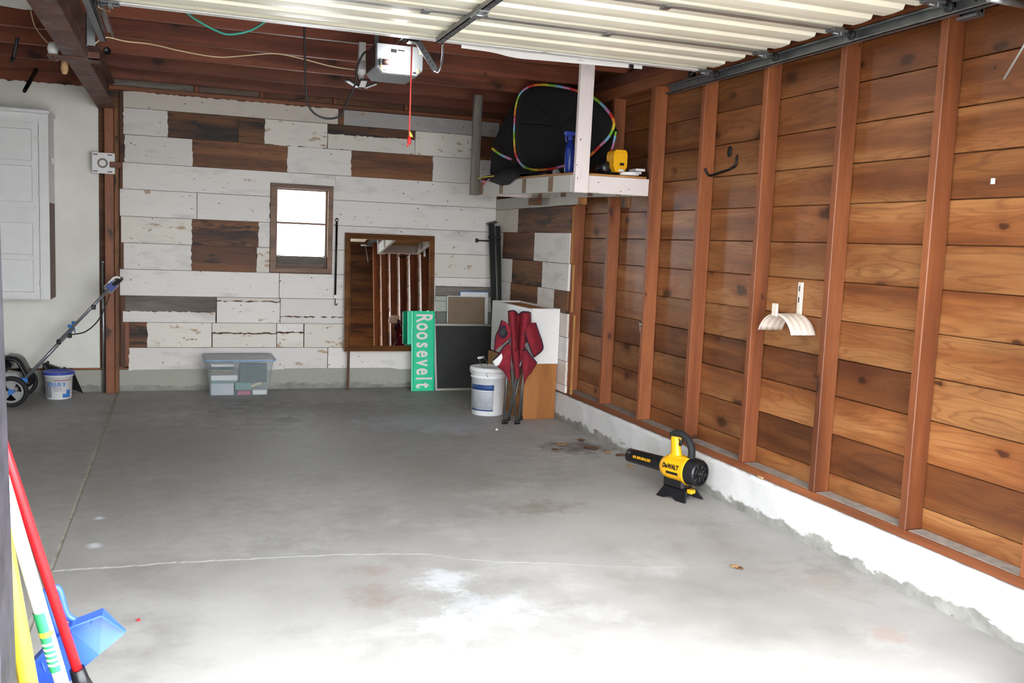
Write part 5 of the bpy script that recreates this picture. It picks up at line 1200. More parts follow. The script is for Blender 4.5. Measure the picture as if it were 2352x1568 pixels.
# ---- leaf blower (local x = nozzle direction, z up)
bc = floor_at(1572, 1143); bc.z = 0
tip = at(1446, 1052, 'Z', 0.145); fan = at(1600, 1086, 'Z', 0.165)
dirv = Vector((tip.x-fan.x, tip.y-fan.y, 0)).normalized()
org = Vector((fan.x, fan.y, 0))
BM = frame_of(org, dirv, Vector((0, 0, 1)).cross(dirv))     # local x along nozzle, y across, z up
bl_ = thing('leaf_blower', 'yellow and black cordless leaf blower standing on the floor by the curb', 'leaf blower', org)
blen = min(0.62, (tip-fan).length); RS = 0.86
AX = lambda x, z=0.165: BM @ frame_of((x, 0, z), (0, 1, 0), (0, 0, 1))      # lathe axis along local +x
def bl_lathe(name, prof, mat, x=0.0, n=28, parent=None, z=0.165, a0=0.0, a1=2*math.pi):
    m = MB(); m.lathe([(r_*RS, h_) for r_, h_ in prof], AX(x, z), n, True, a0, a1); return m.build(name, mat, parent or bl_)
RS, tl0 = 0.86, 0.222
bl_lathe('nozzle', [(0.052, 0.0), (0.048, blen-tl0-0.05), (0.048, blen-tl0), (0.043, blen-tl0), (0.044, 0.02)], 'black_plastic', tl0)
bl_lathe('body', [(0.088, 0.0), (0.088, 0.02), (0.084, 0.040), (0.083, 0.07), (0.083, 0.12), (0.080, 0.145), (0.072, 0.168), (0.060, 0.184), (0.053, 0.190)], 'yellow_plastic', 0.045)
bl_lathe('collar', [(0.090, -0.006), (0.094, 0.0), (0.090, 0.012)], 'yellow_plastic', 0.045)
cage = bl_lathe('intake_housing', [(0.076, -0.032), (0.084, -0.028), (0.089, -0.018), (0.090, 0.05)], 'black_plastic', 0.0)
bl_lathe('intake_dark', [(0.0, -0.012), (0.080, -0.012)], 'black_rubber', 0.0, parent=cage)
for r_ in (0.021, 0.042, 0.063):
    m = MB(); m.tube([AX(-0.028) @ Vector((r_*math.cos(i*math.pi/12), r_*math.sin(i*math.pi/12), 0)) for i in range(24)], 0.003, 6, closed=True); m.build('guard_ring', 'black_plastic', cage)
for k_ in range(8):
    a_ = k_*math.pi/4+0.2; m = MB(); m.tube([AX(-0.029) @ Vector((r_*math.cos(a_), r_*math.sin(a_), 0)) for r_ in (0.006, 0.064)], 0.0035, 6); m.build('guard_spoke', 'black_plastic', cage)
m = MB(); m.lathe([(0.0, -0.006), (0.012, -0.004), (0.012, 0.004)], AX(-0.030), 14); m.build('guard_hub', 'black_plastic', cage)
for k_ in range(7):
    a_ = math.radians(100+k_*24); m = MB(); q0 = AX(0.0) @ Vector((0.0775*math.cos(a_), 0.0775*math.sin(a_), -0.012)); q1 = AX(0.0) @ Vector((0.0785*math.cos(a_), 0.0785*math.sin(a_), 0.03)); m.tube([q0, q1], 0.004, 6); m.build('vent_rib', 'black_rubber', cage)
bp3 = lambda x, y, z: BM @ Vector((x, y, z))
# handle
m = MB(); rows = []
for x, z, hx, hy in ((0.150, 0.222, 0.042, 0.030), (0.155, 0.26, 0.034, 0.024), (0.162, 0.31, 0.030, 0.022), (0.165, 0.345, 0.030, 0.022)):
    rows.append([bp3(x+hx*math.cos(i*math.pi/6), hy*math.sin(i*math.pi/6), z) for i in range(13)])
m.grid(rows); m.add(rows[-1][:12], [tuple(range(12))]); m.build('handle_base', 'yellow_plastic', bl_)
m = MB(); m.tube(spline([bp3(0.190, 0, 0.345), bp3(0.160, 0, 0.362), bp3(0.12, 0, 0.362), bp3(0.075, 0, 0.340), bp3(0.048, 0, 0.300), bp3(0.042, 0, 0.26), bp3(0.048, 0, 0.228)], 6), 0.021, 12); m.build('handle', 'black_rubber', bl_)
m = MB(); m.tube(spline([bp3(0.135, 0, 0.345), bp3(0.123, 0, 0.325), bp3(0.130, 0, 0.295)], 4), [0.012]*4+[0.011]*4+[0.008], 8); m.build('trigger', 'black_plastic', bl_)
m = MB(); m.cbox((0.115, -0.014, 0.334), (0.135, 0.014, 0.348), 0.004, BM); m.build('lock_button', 'yellow_plastic', bl_)
m = MB(); m.cbox((0.04, -0.030, 0.222), (0.09, 0.030, 0.242), 0.006, BM); m.build('handle_foot', 'yellow_plastic', bl_)
m = MB(); m.cbox((0.09, -0.034, 0.215), (0.19, 0.034, 0.240), 0.010, BM); m.build('shoulder', 'yellow_plastic', bl_)
# battery and feet
m = MB(); m.cbox((0.055, -0.048, 0.055), (0.205, 0.048, 0.115), 0.012, BM); m.build('battery_mount', 'black_plastic', bl_)
m = MB(); m.cbox((0.045, -0.040, 0.018), (0.175, 0.040, 0.058), 0.008, BM); m.build('battery', 'black_rubber', bl_)
m = MB(); m.cbox((0.012, -0.020, 0.040), (0.050, 0.020, 0.064), 0.005, BM); m.build('battery_latch', 'yellow_plastic', bl_)
for sg in (-1, 1):
    m = MB(); m.prism([bp3(0.03, sg*0.035, 0.060), bp3(0.19, sg*0.035, 0.060), bp3(0.215, sg*0.070, 0.001), bp3(0.165, sg*0.070, 0.001), bp3(0.11, sg*0.060, 0.018), bp3(0.07, sg*0.070, 0.001), bp3(0.005, sg*0.070, 0.001)], BM.to_3x3() @ Vector((0, sg*0.014, 0))); m.build('foot', 'black_plastic', bl_)
# lettering on the side that faces the room
side = -1 if (BM.to_3x3() @ Vector((0, -1, 0))).dot(-org) > 0 else 1
rd = BM.to_3x3() @ Vector((-1, 0, 0))        # reading direction (towards the intake)
def on_side(x, r_, ang):
    """point on a cylinder around the axis, ang from horizontal, and outward normal"""
    nrm = BM.to_3x3() @ Vector((0, side*math.cos(ang), math.sin(ang))); return bp3(x, 0, 0.165)+nrm*r_, nrm
def wrap_text(body, size, mat, x, r_, ang, bold, sx=1.0):
    q, nrm = on_side(x, r_, ang); up2 = nrm.cross(rd) if (nrm.cross(rd)).z > 0 else -nrm.cross(rd)
    t_ = text('lettering', body, size, mat, bl_, frame_of(q, rd, up2), 0.0005, bold, sx)
    M_ = frame_of(q, rd, up2)
    for v in t_.data.vertices:
        y = v.co.y; v.co.z += -(r_-math.sqrt(max(r_*r_-y*y, 0)))
wrap_text('DeWALT', 0.036, 'black_plastic', 0.130, 0.0768, math.radians(14), 0.0016, 0.80)
q, nrm = on_side(0.118, 0.0722, math.radians(-14)); m = MB(); up2 = nrm.cross(rd); up2 = up2 if up2.z > 0 else -up2
m.cbox((-0.045, -0.008, -0.001), (0.045, 0.008, 0.0012), 0.0005, frame_of(q, rd, up2)); m.build('name_strip', 'black_plastic', bl_)
wrap_text('XR BRUSHLESS', 0.021, 'yellow_plastic', 0.375, 0.0455, math.radians(12), 0.0004)

# ---- hose holder on the boards
hy, hz0 = Y_at(1841, XBD, 1.2), Z_at(722, XBD, 3.955)
hz1 = Z_at(648, XBD, 3.955)
hose = thing('hose_hanger', 'beige curved plastic hose hanger screwed to the pine boards', 'hose hanger', (XBD, hy, hz0))
m = MB(); m.cbox((XBD-0.012, hy-0.019, hz0-0.02), (XBD-0.001, hy+0.019, hz1), 0.003); back_ = m.build('back_strap', 'hose_plastic', hose)
m = MB(); m.cbox((XBD-0.014, hy-0.008, hz0), (XBD-0.0121, hy+0.008, hz1-0.01), 0.001); m.build('strap_ridge', 'hose_plastic', back_)
for f in (0.45, 0.80):
    z = hz0+(hz1-hz0)*f; m = MB(); m.cbox((XBD-0.0155, hy-0.004, z-0.014), (XBD-0.0141, hy+0.004, z+0.014), 0.0005); m.build('screw_slot', 'black_plastic', back_)
RA, depth = 0.150, 0.15
def saddle(x0, x1, a0, a1, zoff=0.0):
    rows = []
    for i in range(15):
        a_ = math.radians(a0+(a1-a0)*i/14)
        row = []
        for j in range(17):
            t_ = j/16; x = x0+(x1-x0)*t_; bumpz = 0.004*abs(math.sin(t_*math.pi*4))
            row.append((x, hy+math.cos(a_)*(RA+bumpz), hz0-RA+math.sin(a_)*(RA+bumpz)))
        rows.append(row)
    return rows
m = MB(); m.grid(saddle(XBD-0.002, XBD-depth, 22, 158)); solidify(m.build('saddle', 'hose_plastic', hose), 0.004)
m = MB(); m.cbox((XBD-depth-0.010, hy-0.022, hz0-0.012), (XBD-depth+0.002, hy+0.022, hz0+0.055), 0.004, None); o = m.build('stop_tab', 'hose_plastic', hose)
# ---- hook, key and scraps on the right wall
pts = spline([at(1692, 360, 'X', XBD-0.004), at(1690, 378, 'X', XBD-0.006), Vector((XBD-0.02, 4.66, Z_at(388, XBD-0.02, 4.66))), A(1655, 396, 4.66), A(1632, 403, 4.66), A(1624, 398, 4.66), A(1619, 387, 4.66)], 6)
m = MB(); m.tube(pts, 0.0075, 8); hk = thing('wall_hook', 'black metal hook screwed into the pine boards below a dark knot hole', 'hook', pts[0]); m.build('hook_bar', 'black_metal', hk)
m = MB(); m.lathe([(0.0, 0.0), (0.012, 0.0), (0.010, 0.006)], frame_of(pts[0]+Vector((0.002, 0, 0)), (0, 1, 0), (0, 0, 1)) , 10); m.build('screw_plate', 'black_metal', hk)
q = at(1676, 348, 'X', XBD-0.001); m = MB(); m.lathe([(0.0, 0.0), (0.022, 0.0), (0.022, 0.0012), (0.0, 0.0012)], frame_of(q, (0, 1, 0), (0, 0, 1)) @ Matrix.Diagonal((1.15, 1.5, 1, 1)), 16); m.build('knot_hole', 'black_rubber', wall_right)
q = at(1472, 745, 'X', XR-0.002); ky = thing('stud_key', 'small shiny key hanging on a nail in the stud', 'key', q)
m = MB(); m.lathe([(0.005, -0.0015), (0.016, -0.0015), (0.016, 0.0015), (0.005, 0.0015), (0.005, -0.0015)], frame_of(q-Vector((0.004, 0, 0)), (0, 1, 0), (0, 0, 1)), 14); m.build('bow', 'chrome', ky)
m = MB(); m.cbox(q+Vector((-0.006, -0.005, -0.045)), q+Vector((-0.002, 0.005, -0.014)), 0.001); m.build('blade', 'chrome', ky)
m = MB(); m.tube([q+Vector((0.004, 0, 0.008)), q+Vector((-0.012, 0, 0.010))], 0.002, 6); m.build('nail', 'dull_steel', ky)
q = at(2281, 416, 'X', XBD-0.001); m = MB(); m.cbox(q-Vector((0.002, 0.010, 0.011)), q+Vector((0.0005, 0.010, 0.011)), 0.0005); tag(m.build('paper_tag', 'paper_white', None, q), 'tiny white paper tag stuck on the pine boards at far right', 'paper tag')

# ---- hanging loft shelf
ly = 5.50
lx = X_at(1316, ly, 1.80); lz0, lz1 = Z_at(440, lx, ly), Z_at(400, lx, ly)
lyb = 7.52; xr_ = XR-0.002
loft = thing('loft_shelf', 'white painted hanging loft shelf in the back right corner', 'shelf', (lx, ly, lz0))
TILT = 0.024                                       # the shelf rises a little towards the back wall
loft.rotation_euler.x = TILT
plank('front_rim', (lx+0.002, ly, lz0), (XR-0.003, ly+0.038, lz1), 'X', 'loft_white', loft)
lrim = plank('side_rim', (lx, ly+0.039, lz0), (lx+0.038, lyb, lz1), 'Y', 'loft_dull', loft)
rrim = plank('wall_rim', (xr_-0.060, ly+0.039, lz0+0.0), (xr_-0.022, lyb, lz1), 'Y', 'loft_dull', loft)
plank('back_rim', (lx+0.039, lyb-0.038, lz0), (xr_-0.061, lyb, lz1), 'X', 'loft_white', loft)
plank('floor_panel', (lx+0.004, ly+0.004, lz1+0.001), (xr_-0.02, lyb, lz1+0.014), 'Y', 'plywood_edge', loft, 0.001)
def tape(u0, u1, xplane, off, z0, z1, parent):
    ya, yb2 = Y_at(u0, xplane, (z0+z1)/2), Y_at(u1, xplane, (z0+z1)/2)
    m = MB(); m.box((xplane-off, yb2, z0), (xplane-0.0003, ya, z1)); m.build('tape_strip', 'tape_tan', loft)
for u0, u1 in ((1101, 1109), (1147, 1155), (1199, 1208), (1259, 1270)): tape(u0, u1, lx, 0.0016, lz0+0.004, lz1-0.006, lrim)
for u0, u1 in ((1236, 1245), (1288, 1300), (1350, 1362), (1416, 1428)): tape(u0, u1, xr_-0.060, 0.0016, lz0+0.004, lz1-0.006, rrim)
plank('front_post', (X_at(1320, ly, 2.1), ly-0.040, lz0-0.004), (X_at(1320, ly, 2.1)+0.094, ly-0.001, JB+0.06), 'Z', 'loft_white', loft)
plank('back_post', (lx-0.072, lyb-0.043, lz0-0.002), (lx-0.001, lyb-0.003, JB-0.001-(lyb-ly)*0.024), 'Z', 'grey_board', loft)
a = at(1214, 449, 'X', XR-0.05)
plank('bracket_block', (xr_-0.12, Y_at(1238, xr_-0.1, lz0), lz0-0.06), (xr_-0.075, Y_at(1218, xr_-0.1, lz0), lz0-0.001), 'Y', 'bare_brown', loft)
plank('bracket_block', (XR-0.024, 5.75, lz0-0.075), (XR-0.002, 5.85, lz0+0.02), 'Z', 'bare_brown', loft)
zf = lz1+0.0145
def zfl(y): return zf+(y-ly)*math.tan(TILT)
# ---- pop-up tent with rainbow binding
zpx = [(470, 700), (475, 600), (490, 500), (520, 410), (580, 345), (660, 308), (760, 297), (860, 305), (960, 320), (1060, 342), (1160, 372), (1280, 420), (1380, 495), (1450, 570), (1500, 640), (1520, 710), (1500, 790), (1450, 870), (1380, 940), (1300, 1020), (1230, 1070), (1130, 1120), (1000, 1155), (850, 1190), (720, 1200), (620, 1190), (550, 1150), (500, 1080), (475, 1000), (468, 900), (465, 800)]
def depth_of(u, v): return 7.28-(u-1130)*1.46/285+(390-v)*0.0004
rim = []
for x, y in zpx:
    u, v = x/4.611+1080, y/4.611+130; rim.append(A(u, v, depth_of(u, v)))
rim = spline(rim, 4, True)
zmin = min(q.z for q in rim); 
ctr = sum(rim, Vector())/len(rim)
tent = thing('popup_tent', 'black collapsible play tent with rainbow edging standing on the loft shelf', 'play tent', (ctr.x, ctr.y, zf))
m = MB(); n = len(rim); nrm = Vector((0.2, -1, 0)).normalized()
rows = [[ctr+(q-ctr)*f+nrm*0.05*(1-f*f)+Vector((0, 0, 0.01*math.sin(i*0.7)*(1-f))) for i, q in enumerate(rim+[rim[0]])] for f in (0.02, 0.3, 0.6, 0.85, 1.0)]
m.grid(rows); solidify(m.build('front_panel', 'black_fabric', tent), 0.006)
m = MB()
for i in range(0, n, 3):
    m.cur = (i//3) % 6; m.tube([rim[(i+j) % n]+nrm*0.003 for j in range(4)], 0.0105, 8, caps=False)
m.build('edge_binding', ['binding_%d' % i for i in range(6)], tent)
B = lambda u, v, d=0.0: A(u, v, depth_of(u, v)+d)
def sheet(name, pts, mat, th=0.02, d=0.0):
    m = MB(); m.prism([B(u, v, d+dd) for u, v, dd in pts], Vector((0.2, 1, 0)).normalized()*th); return m.build(name, mat, tent)
sheet('rear_panel', [(1190, 222, 0.12), (1240, 205, 0.12), (1300, 215, 0.1), (1240, 385, 0.03), (1190, 372, 0.04), (1160, 352, 0.06), (1131, 334, 0.06), (1146, 300, 0.10), (1166, 262, 0.12)], 'black_fabric')
sheet('skirt', [(1131, 345, 0.05), (1160, 362, 0.04), (1188, 372, 0.03), (1230, 386, 0.02), (1300, 388, 0.03), (1300, 392, 0.03), (1225, 398, 0.02), (1160, 399, 0.02), (1127, 398, 0.04)], 'black_fabric', 0.06)
sheet('rear_panel', [(1404, 290, 0.02), (1414, 292, 0.02), (1420, 302, 0.03), (1414, 318, 0.03), (1408, 345, 0.03), (1395, 368, 0.03), (1350, 384, 0.02), (1345, 340, 0.02), (1385, 320, 0.02)], 'black_fabric', 0.03, 0.03)
def band(pts, k0, r_=0.010):
    p_ = spline([B(u, v, d) for u, v, d in pts], 4); m = MB()
    for i in range(0, len(p_)-1, 3): m.cur = (i//3+k0) % 6; m.tube(p_[i:i+4], r_, 8, caps=False)
    m.build('edge_binding', ['binding_%d' % i for i in range(6)], tent)
band([(1131, 341, 0.04), (1142, 350, 0.04), (1158, 359, 0.03), (1174, 366, 0.02)], 2); band([(1415, 302, 0.0), (1412, 316, 0.0), (1407, 338, 0.0), (1402, 348, 0.0)], 3, 0.008); band([(1201, 382, 0.0), (1208, 393, 0.0), (1216, 398, 0.0)], 1, 0.006)
# slack cloth and ties of the tent slumped over the shelf edge
bag = tent
rows = []
for (u, h0, v2) in ((1106, 0.012, 411), (1120, 0.030, 415), (1136, 0.045, 420), (1152, 0.055, 426), (1168, 0.050, 424), (1182, 0.030, 412), (1192, 0.014, 402)):
    yv = Y_at(u, lx-0.016, zfl(7.0)); c_ = at(u, v2, 'X', lx-0.016); zz_ = zfl(yv)
    rows.append(spline([Vector((lx+0.22, yv, zz_+0.010)), Vector((lx+0.14, yv, zz_+h0+0.01)), Vector((lx+0.04, yv, zz_+h0+0.012)), Vector((lx-0.012, yv, zz_+0.018)), Vector((lx-0.018, c_.y, min(c_.z, zz_-0.01)))], 4))
m = MB(); m.grid([list(r_) for r_ in rows]); solidify(m.build('slack_cloth', 'black_fabric', bag), 0.010)
for pts, mt in (([(1098, 410), (1116, 406), (1134, 404)], 'binding_2'), ([(1104, 414), (1116, 417), (1124, 412)], 'binding_5'), ([(1112, 412), (1113, 419), (1110, 424)], 'binding_0')):
    m = MB(); m.tube(spline([at(u, v, 'X', lx-0.03) for u, v in pts], 5), 0.005, 6); m.build('tie', mt, bag)
# bottle, power tool, white sheets, tape roll on the loft
q = Vector((X_at(1309, 5.72, 2.0), 5.72, zfl(5.75)+0.0005)); bt = thing('blue_bottle', 'blue spray bottle standing behind the white loft post', 'bottle', q)
hb_ = Z_at(304, q.x, q.y)-zf
m = MB(); m.lathe([(0.0, 0.001), (0.030, 0.001), (0.034, 0.01), (0.034, hb_*0.55), (0.026, hb_*0.68), (0.014, hb_*0.76), (0.013, hb_*0.80), (0.0, hb_*0.80)], Matrix.Translation(q), 22); m.build('bottle_body', 'deep_blue', bt)
m = MB(); m.lathe([(0.017, hb_*0.79), (0.017, hb_*0.87), (0.012, hb_*0.88), (0.0, hb_*0.885)], Matrix.Translation(q), 16); m.cbox(q+Vector((-0.045, -0.012, hb_*0.90)), q+Vector((0.03, 0.012, hb_)), 0.006); m.cbox(q+Vector((-0.012, -0.009, hb_*0.87)), q+Vector((0.012, 0.009, hb_*0.91)), 0.003); m.build('spray_head', 'blue_lid', bt)
m = MB(); m.tube(spline([q+Vector((-0.026, 0, hb_*0.92)), q+Vector((-0.034, 0, hb_*0.83)), q+Vector((-0.026, 0, hb_*0.74))], 4), 0.005, 6); m.build('trigger', 'blue_lid', bt)
ty_ = 5.58
q = Vector((X_at(1420, ty_, 1.95), ty_, zfl(ty_)+0.0005)); pt = thing('power_tool', 'yellow cordless tool with its battery end facing out on the loft shelf', 'power tool', q)
z0_, z1_ = Z_at(396, q.x, ty_), Z_at(345, q.x, ty_)
W2 = (X_at(1439, ty_, 1.95)-X_at(1404, ty_, 1.95))/2*0.9
m = MB(); m.prism([(q.x+x*W2, ty_-0.03, z0_+(z1_-z0_)*z) for x, z in ((-0.7, 0.0), (0.7, 0.0), (0.78, 0.12), (1.0, 0.25), (1.0, 0.80), (0.9, 0.92), (0.7, 1.0), (-0.6, 1.0), (-0.85, 0.93), (-0.95, 0.80), (-0.95, 0.25), (-0.75, 0.12))], (0, 0.11, 0)); pbody = m.build('battery_pack', 'yellow_plastic', pt)
m = MB(); m.cbox((q.x-W2*0.55, ty_-0.034, z0_+(z1_-z0_)*0.28), (q.x+W2*0.62, ty_-0.0305, z0_+(z1_-z0_)*0.90), 0.002); fp = m.build('battery_face', 'yellow_plastic', pbody)
m = MB(); m.box((q.x-W2*0.1, ty_-0.0355, z0_+(z1_-z0_)*0.30), (q.x+W2*0.5, ty_-0.0345, z0_+(z1_-z0_)*0.42)); m.build('charge_gauge', 'black_plastic', pbody)
m = MB(); m.box((q.x-W2*0.2, ty_-0.0325, z0_+(z1_-z0_)*0.03), (q.x+W2*0.55, ty_-0.0305, z0_+(z1_-z0_)*0.13)); m.build('label', 'paper_white', pbody)
m = MB(); m.lathe([(0.0, -0.06), (0.035, -0.06), (0.042, -0.04), (0.042, 0.05), (0.03, 0.06), (0.0, 0.06)], frame_of((q.x-W2*1.2, ty_+0.09, zfl(ty_+0.15)+0.047), (1, 0, 0), (0, 0, 1)), 18); m.build('motor', 'black_plastic', pt)
m = MB(); m.cbox((q.x-W2*0.9, ty_+0.02, zfl(ty_+0.12)+0.003), (q.x+W2*0.4, ty_+0.12, z0_+0.02), 0.008); m.build('tool_base', 'black_plastic', pt)
m = MB(); m.lathe([(0.0, 0.001), (0.062, 0.001), (0.062, 0.016), (0.05, 0.020), (0.0, 0.020)], Matrix.Translation((q.x+0.035, ty_-0.10, zfl(ty_-0.04))), 24); m.v = [w if True else w for w in m.v]
tag(m.build('white_disc', 'white_plastic', None, (q.x+0.035, ty_-0.10, zf)), 'flat white plastic disc under the yellow tool on the loft', 'disc')
pt.location.z += 0.0; 
xa, xb = X_at(1436, 5.6, 1.95), XR-0.004
ws = thing('white_trim_pieces', 'stack of white trim offcuts on the loft beside the yellow tool', 'trim offcuts', (xa, 5.62, zf))
for i, (x0, x1, y0, y1, z0, z1, rz_) in enumerate(((xa+0.07, xb-0.04, 5.60, 5.64, 0.001, 0.018, 0.0), (xa+0.05, xb-0.012, 5.585, 5.65, 0.019, 0.034, 0.0), (xa+0.06, xb, 5.56, 5.66, 0.036, 0.052, 0.0))):
    m = MB(); m.cbox((x0, y0, zfl(y1)+z0), (x1, y1, zfl(y1)+z1), 0.002); m.build('offcut', 'white_plastic', ws)
q = Vector((X_at(1277, 6.25, 1.95), 6.25, zfl(6.26))); m = MB(); m.lathe([(0.0, 0.0), (0.028, 0.0), (0.028, 0.018), (0.0, 0.018)], frame_of(q+Vector((0, 0, 0.029)), (1, 0, 0), (0, 0, 1)), 18); tag(m.build('jar_lid', 'grey_hub', None, q), 'small grey round lid standing by the tent on the loft edge', 'lid')

# ---- tools leaning by the left jamb
def shaft(p0, y0, p1, y1, ext):
    a_, b_ = A(p0[0], p0[1], y0), A(p1[0], p1[1], y1); return a_, b_, a_+(b_-a_)*ext
ya_, yb3 = 2.30, 2.22
a, b, e_ = shaft((180, 1545), ya_, (8, 1025), yb3, 1.75)
br_ = thing('red_broom', 'broom with a red handle and black head leaning by the left jamb', 'broom', (a.x, a.y, 0))
m = MB(); m.tube([a, e_], 0.0118, 14); m.build('handle', 'red_plastic', br_)
d = (a-b).normalized(); s1 = a+d*0.055
m = MB(); m.tube([a-d*0.012, a+d*0.02, s1], [0.017, 0.019, 0.026], 12); m.build('socket', 'black_plastic', br_)
m = MB(); m.cbox((-0.17, -0.025, -0.055), (0.035, 0.025, 0.0), 0.012, Matrix.Translation(s1) @ Euler((0, math.radians(6), 0.2)).to_matrix().to_4x4()); m.build('head', 'black_plastic', br_)
rows = []
for f, zz, w_ in ((0, s1.z-0.03, 0.0), (0.5, s1.z*0.5, 0.02), (1, 0.002, 0.04)):
    x0, x1 = s1.x-0.16-w_, s1.x+0.02+w_; rows.append([(x0, s1.y-0.02-w_*0.4-0.03, zz+f*0.0), (x1, s1.y-0.02-w_*0.4+0.03, zz), (x1, s1.y+0.02+w_*0.4+0.03, zz), (x0, s1.y+0.02+w_*0.4-0.03, zz), (x0, s1.y-0.02-w_*0.4-0.03, zz)])
m = MB(); m.grid(rows, False); m.add(rows[-1][:4], [(0, 1, 2, 3)]); o = m.build('bristles', 'black_rubber', br_); o['kind'] = 'stuff'
a, b, e_ = shaft((140, 1568), 2.22, (-2, 1080), 2.16, 1.8)
d = (a-b).normalized(); a2 = a+d*((a.z-0.004)/max(1e-6, -d.z))
wh = thing('white_pole', 'white tool handle with a green label leaning by the left jamb', 'tool handle', (a2.x, a2.y, 0))
m = MB(); m.tube([a2+Vector((0, 0, 0.012)), e_], 0.0150, 14); m.build('handle', 'white_handle', wh)
m = MB(); l0, l1 = a.lerp(b, 0.07), a.lerp(b, 0.355); m.tube([l0, l1], 0.0154, 14, caps=False); m.build('label', 'green_label', wh)
for f in (0.10, 0.125, 0.15, 0.175, 0.20):
    m = MB(); m.tube([a.lerp(b, f), a.lerp(b, f+0.012)], 0.0157, 14, caps=False); m.build('label_print', 'white_handle', wh)
m = MB(); m.tube([a.lerp(b, 0.24), a.lerp(b, 0.265)], 0.0157, 14, caps=False); m.build('label_print', 'yellow_handle', wh)
a, b, e_ = shaft((63, 1568), 2.15, (10, 1270), 2.125, 2.4); d = (a-b).normalized(); a2 = a+d*((a.z-0.004)/max(1e-6, -d.z))
yl = thing('yellow_pole', 'yellow tool handle half hidden behind the left jamb', 'tool handle', (a2.x, a2.y, 0))
m = MB(); m.tube([a2+Vector((0, 0, 0.014)), e_], 0.0200, 14); m.build('handle', 'yellow_handle', yl)
m = MB(); m.tube([a2+Vector((0, 0, 0.001)), a2-d*0.10], 0.0208, 14); m.build('end_cap', 'black_plastic', yl)
# blue dustpan clipped on the broom
dy = 2.40
Dp = lambda u, v, o=0.0: A(u, v, dy+o)
dpn = thing('blue_dustpan', 'blue plastic dustpan clipped upright behind the red broom handle', 'dustpan', (Dp(170, 1500).x, dy, 0.0))
body = [(170, 1423, 0.0), (236, 1398, 0.0), (288, 1447, -0.01), (284, 1457, -0.012), (228, 1503, -0.02), (192, 1533, -0.02), (150, 1575, -0.02), (60, 1640, -0.01), (40, 1585, 0.0), (78, 1510, 0.0), (128, 1458, 0.0), (150, 1440, 0.0)]
m = MB(); m.prism([Dp(*q) for q in body], (0, 0.004, 0)); pan = m.build('pan', 'blue_plastic', dpn)
def wall_(pts, h0, h1):
    m = MB(); P_ = [Dp(*q) for q in pts]; m.grid([[q, q+Vector((0, -h, 0.0))] for q, h in zip(P_, [h0+(h1-h0)*i/(len(P_)-1) for i in range(len(P_))])], False); solidify(m.build('rim', 'blue_plastic', pan), 0.004)
wall_([(40, 1585, 0), (78, 1510, 0), (128, 1458, 0), (150, 1440, 0), (170, 1423, 0), (236, 1398, 0)], 0.045, 0.045); wall_([(236, 1398, 0), (288, 1447, -0.01)], 0.045, 0.012)
for p0, p1 in (((207, 1418), (219, 1462)), ((160, 1440), (186, 1492)), ((95, 1520), (112, 1562))):
    m = MB(); m.tube([Dp(*p0, -0.002), Dp(*p1, -0.004)], 0.003, 6); m.build('rib', 'blue_plastic', pan)
m = MB(); m.tube(spline([Dp(135, 1462), Dp(122, 1420), Dp(110, 1378), Dp(104, 1362), Dp(113, 1352), Dp(130, 1350), Dp(138, 1362), Dp(146, 1392), Dp(156, 1414), Dp(172, 1424)], 5), 0.009, 8); m.build('hang_loop', 'blue_plastic', dpn)
m = MB(); q = Dp(60, 1640); m.cbox((q.x-0.06, dy-0.03, 0.0), (q.x+0.06, dy+0.03, max(0.05, q.z+0.01)), 0.01); m.build('pan_lip', 'blue_plastic', dpn)

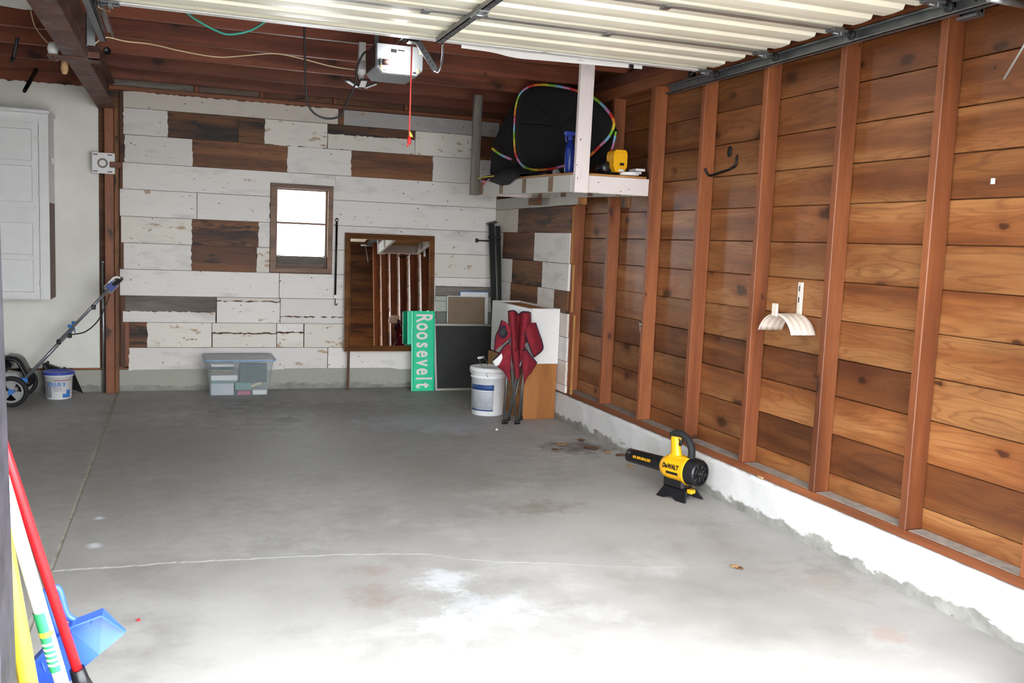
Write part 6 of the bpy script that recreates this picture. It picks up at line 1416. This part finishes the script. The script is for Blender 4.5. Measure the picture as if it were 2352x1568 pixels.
# ---- leaves and crumbs on the floor
def leaf(u, v, size, rot, mat, label, grp='dry leaves on the floor'):
    q = floor_at(u, v); m = MB(); pts = []
    for i in range(9):
        t_ = i/8; w_ = math.sin(math.pi*t_)**0.8*(0.30+0.12*(i % 2)); pts.append((t_-0.5, w_, 0.12*abs(t_-0.5)+0.10*w_))
    top_ = [Vector((x*size, w_*size, 0.004+z*size)) for x, w_, z in pts]; mid_ = [Vector((x*size, 0, 0.003+0.02*size)) for x, w_, z in pts]; bot_ = [Vector((x*size, -w_*size, 0.004+z*size)) for x, w_, z in pts]
    M_ = Matrix.Translation(q) @ Euler((0, 0, rot)).to_matrix().to_4x4()
    m.grid([[M_ @ p_ for p_ in r_] for r_ in (top_, mid_, bot_)])
    tag(solidify(m.build('dry_leaf', mat, None, q), 0.0008), label, 'leaf', grp)
leaf(1686, 1302, 0.05, 0.4, 'pale_leaf', 'pale curled leaf lying alone on the floor near the curb')
leaf(1697, 1306, 0.045, 2.0, 'dry_leaf', 'brown leaf touching the pale curled leaf on the floor')
leaf(2203, 1418, 0.06, 2.6, 'dry_leaf', 'brown leaf on the floor against the front end of the white curb')
for i, (u, v, s_, nm) in enumerate(((1290, 1022, 0.09, 'leftmost of the brown leaves on the damp patch'), (1335, 1012, 0.08, 'brown leaf at the back of the damp patch'), (1358, 1030, 0.10, 'largest brown leaf in the middle of the damp patch'), (1395, 1040, 0.08, 'brown leaf at the right of the damp patch'), (1275, 1034, 0.06, 'small brown leaf at the front left of the damp patch'), (1425, 1046, 0.08, 'brown leaf just beyond the blower nozzle tip'), (1447, 1072, 0.07, 'brown leaf on the floor under the blower nozzle'))):
    leaf(u, v, s_, i*1.3, 'dry_leaf' if i % 3 else 'pale_leaf', nm)
q = at(1745, 1118, 'X', XR-0.01); q.z = 0.221; q.x = XR-0.008
m = MB(); m.cbox(q-Vector((0.008, 0.02, 0.003)), q+Vector((0.006, 0.02, 0.008)), 0.003); tag(m.build('wood_chip', 'pale_leaf', None, q), 'small pale wood chip on top of the white curb', 'wood chip')
q = floor_at(318, 1425); m = MB(); m.prism([q+Vector((-0.006, -0.005, 0.0005)), q+Vector((0.006, -0.004, 0.0005)), q+Vector((0.004, 0.006, 0.0005)), q+Vector((-0.005, 0.004, 0.0005))], (0, 0, 0.006)); tag(m.build('red_crumb', 'red_plastic', None, q), 'tiny red plastic crumb on the floor beside the dustpan', 'crumb')
q = floor_at(1141, 988); m = MB(); m.lathe([(0.0, 0.0), (0.009, 0.002), (0.010, 0.008), (0.005, 0.014), (0.0, 0.015)], Matrix.Translation(q), 10); tag(m.build('white_crumb', 'paper_white', None, q), 'small white pellet on the floor before the folded chair', 'crumb')
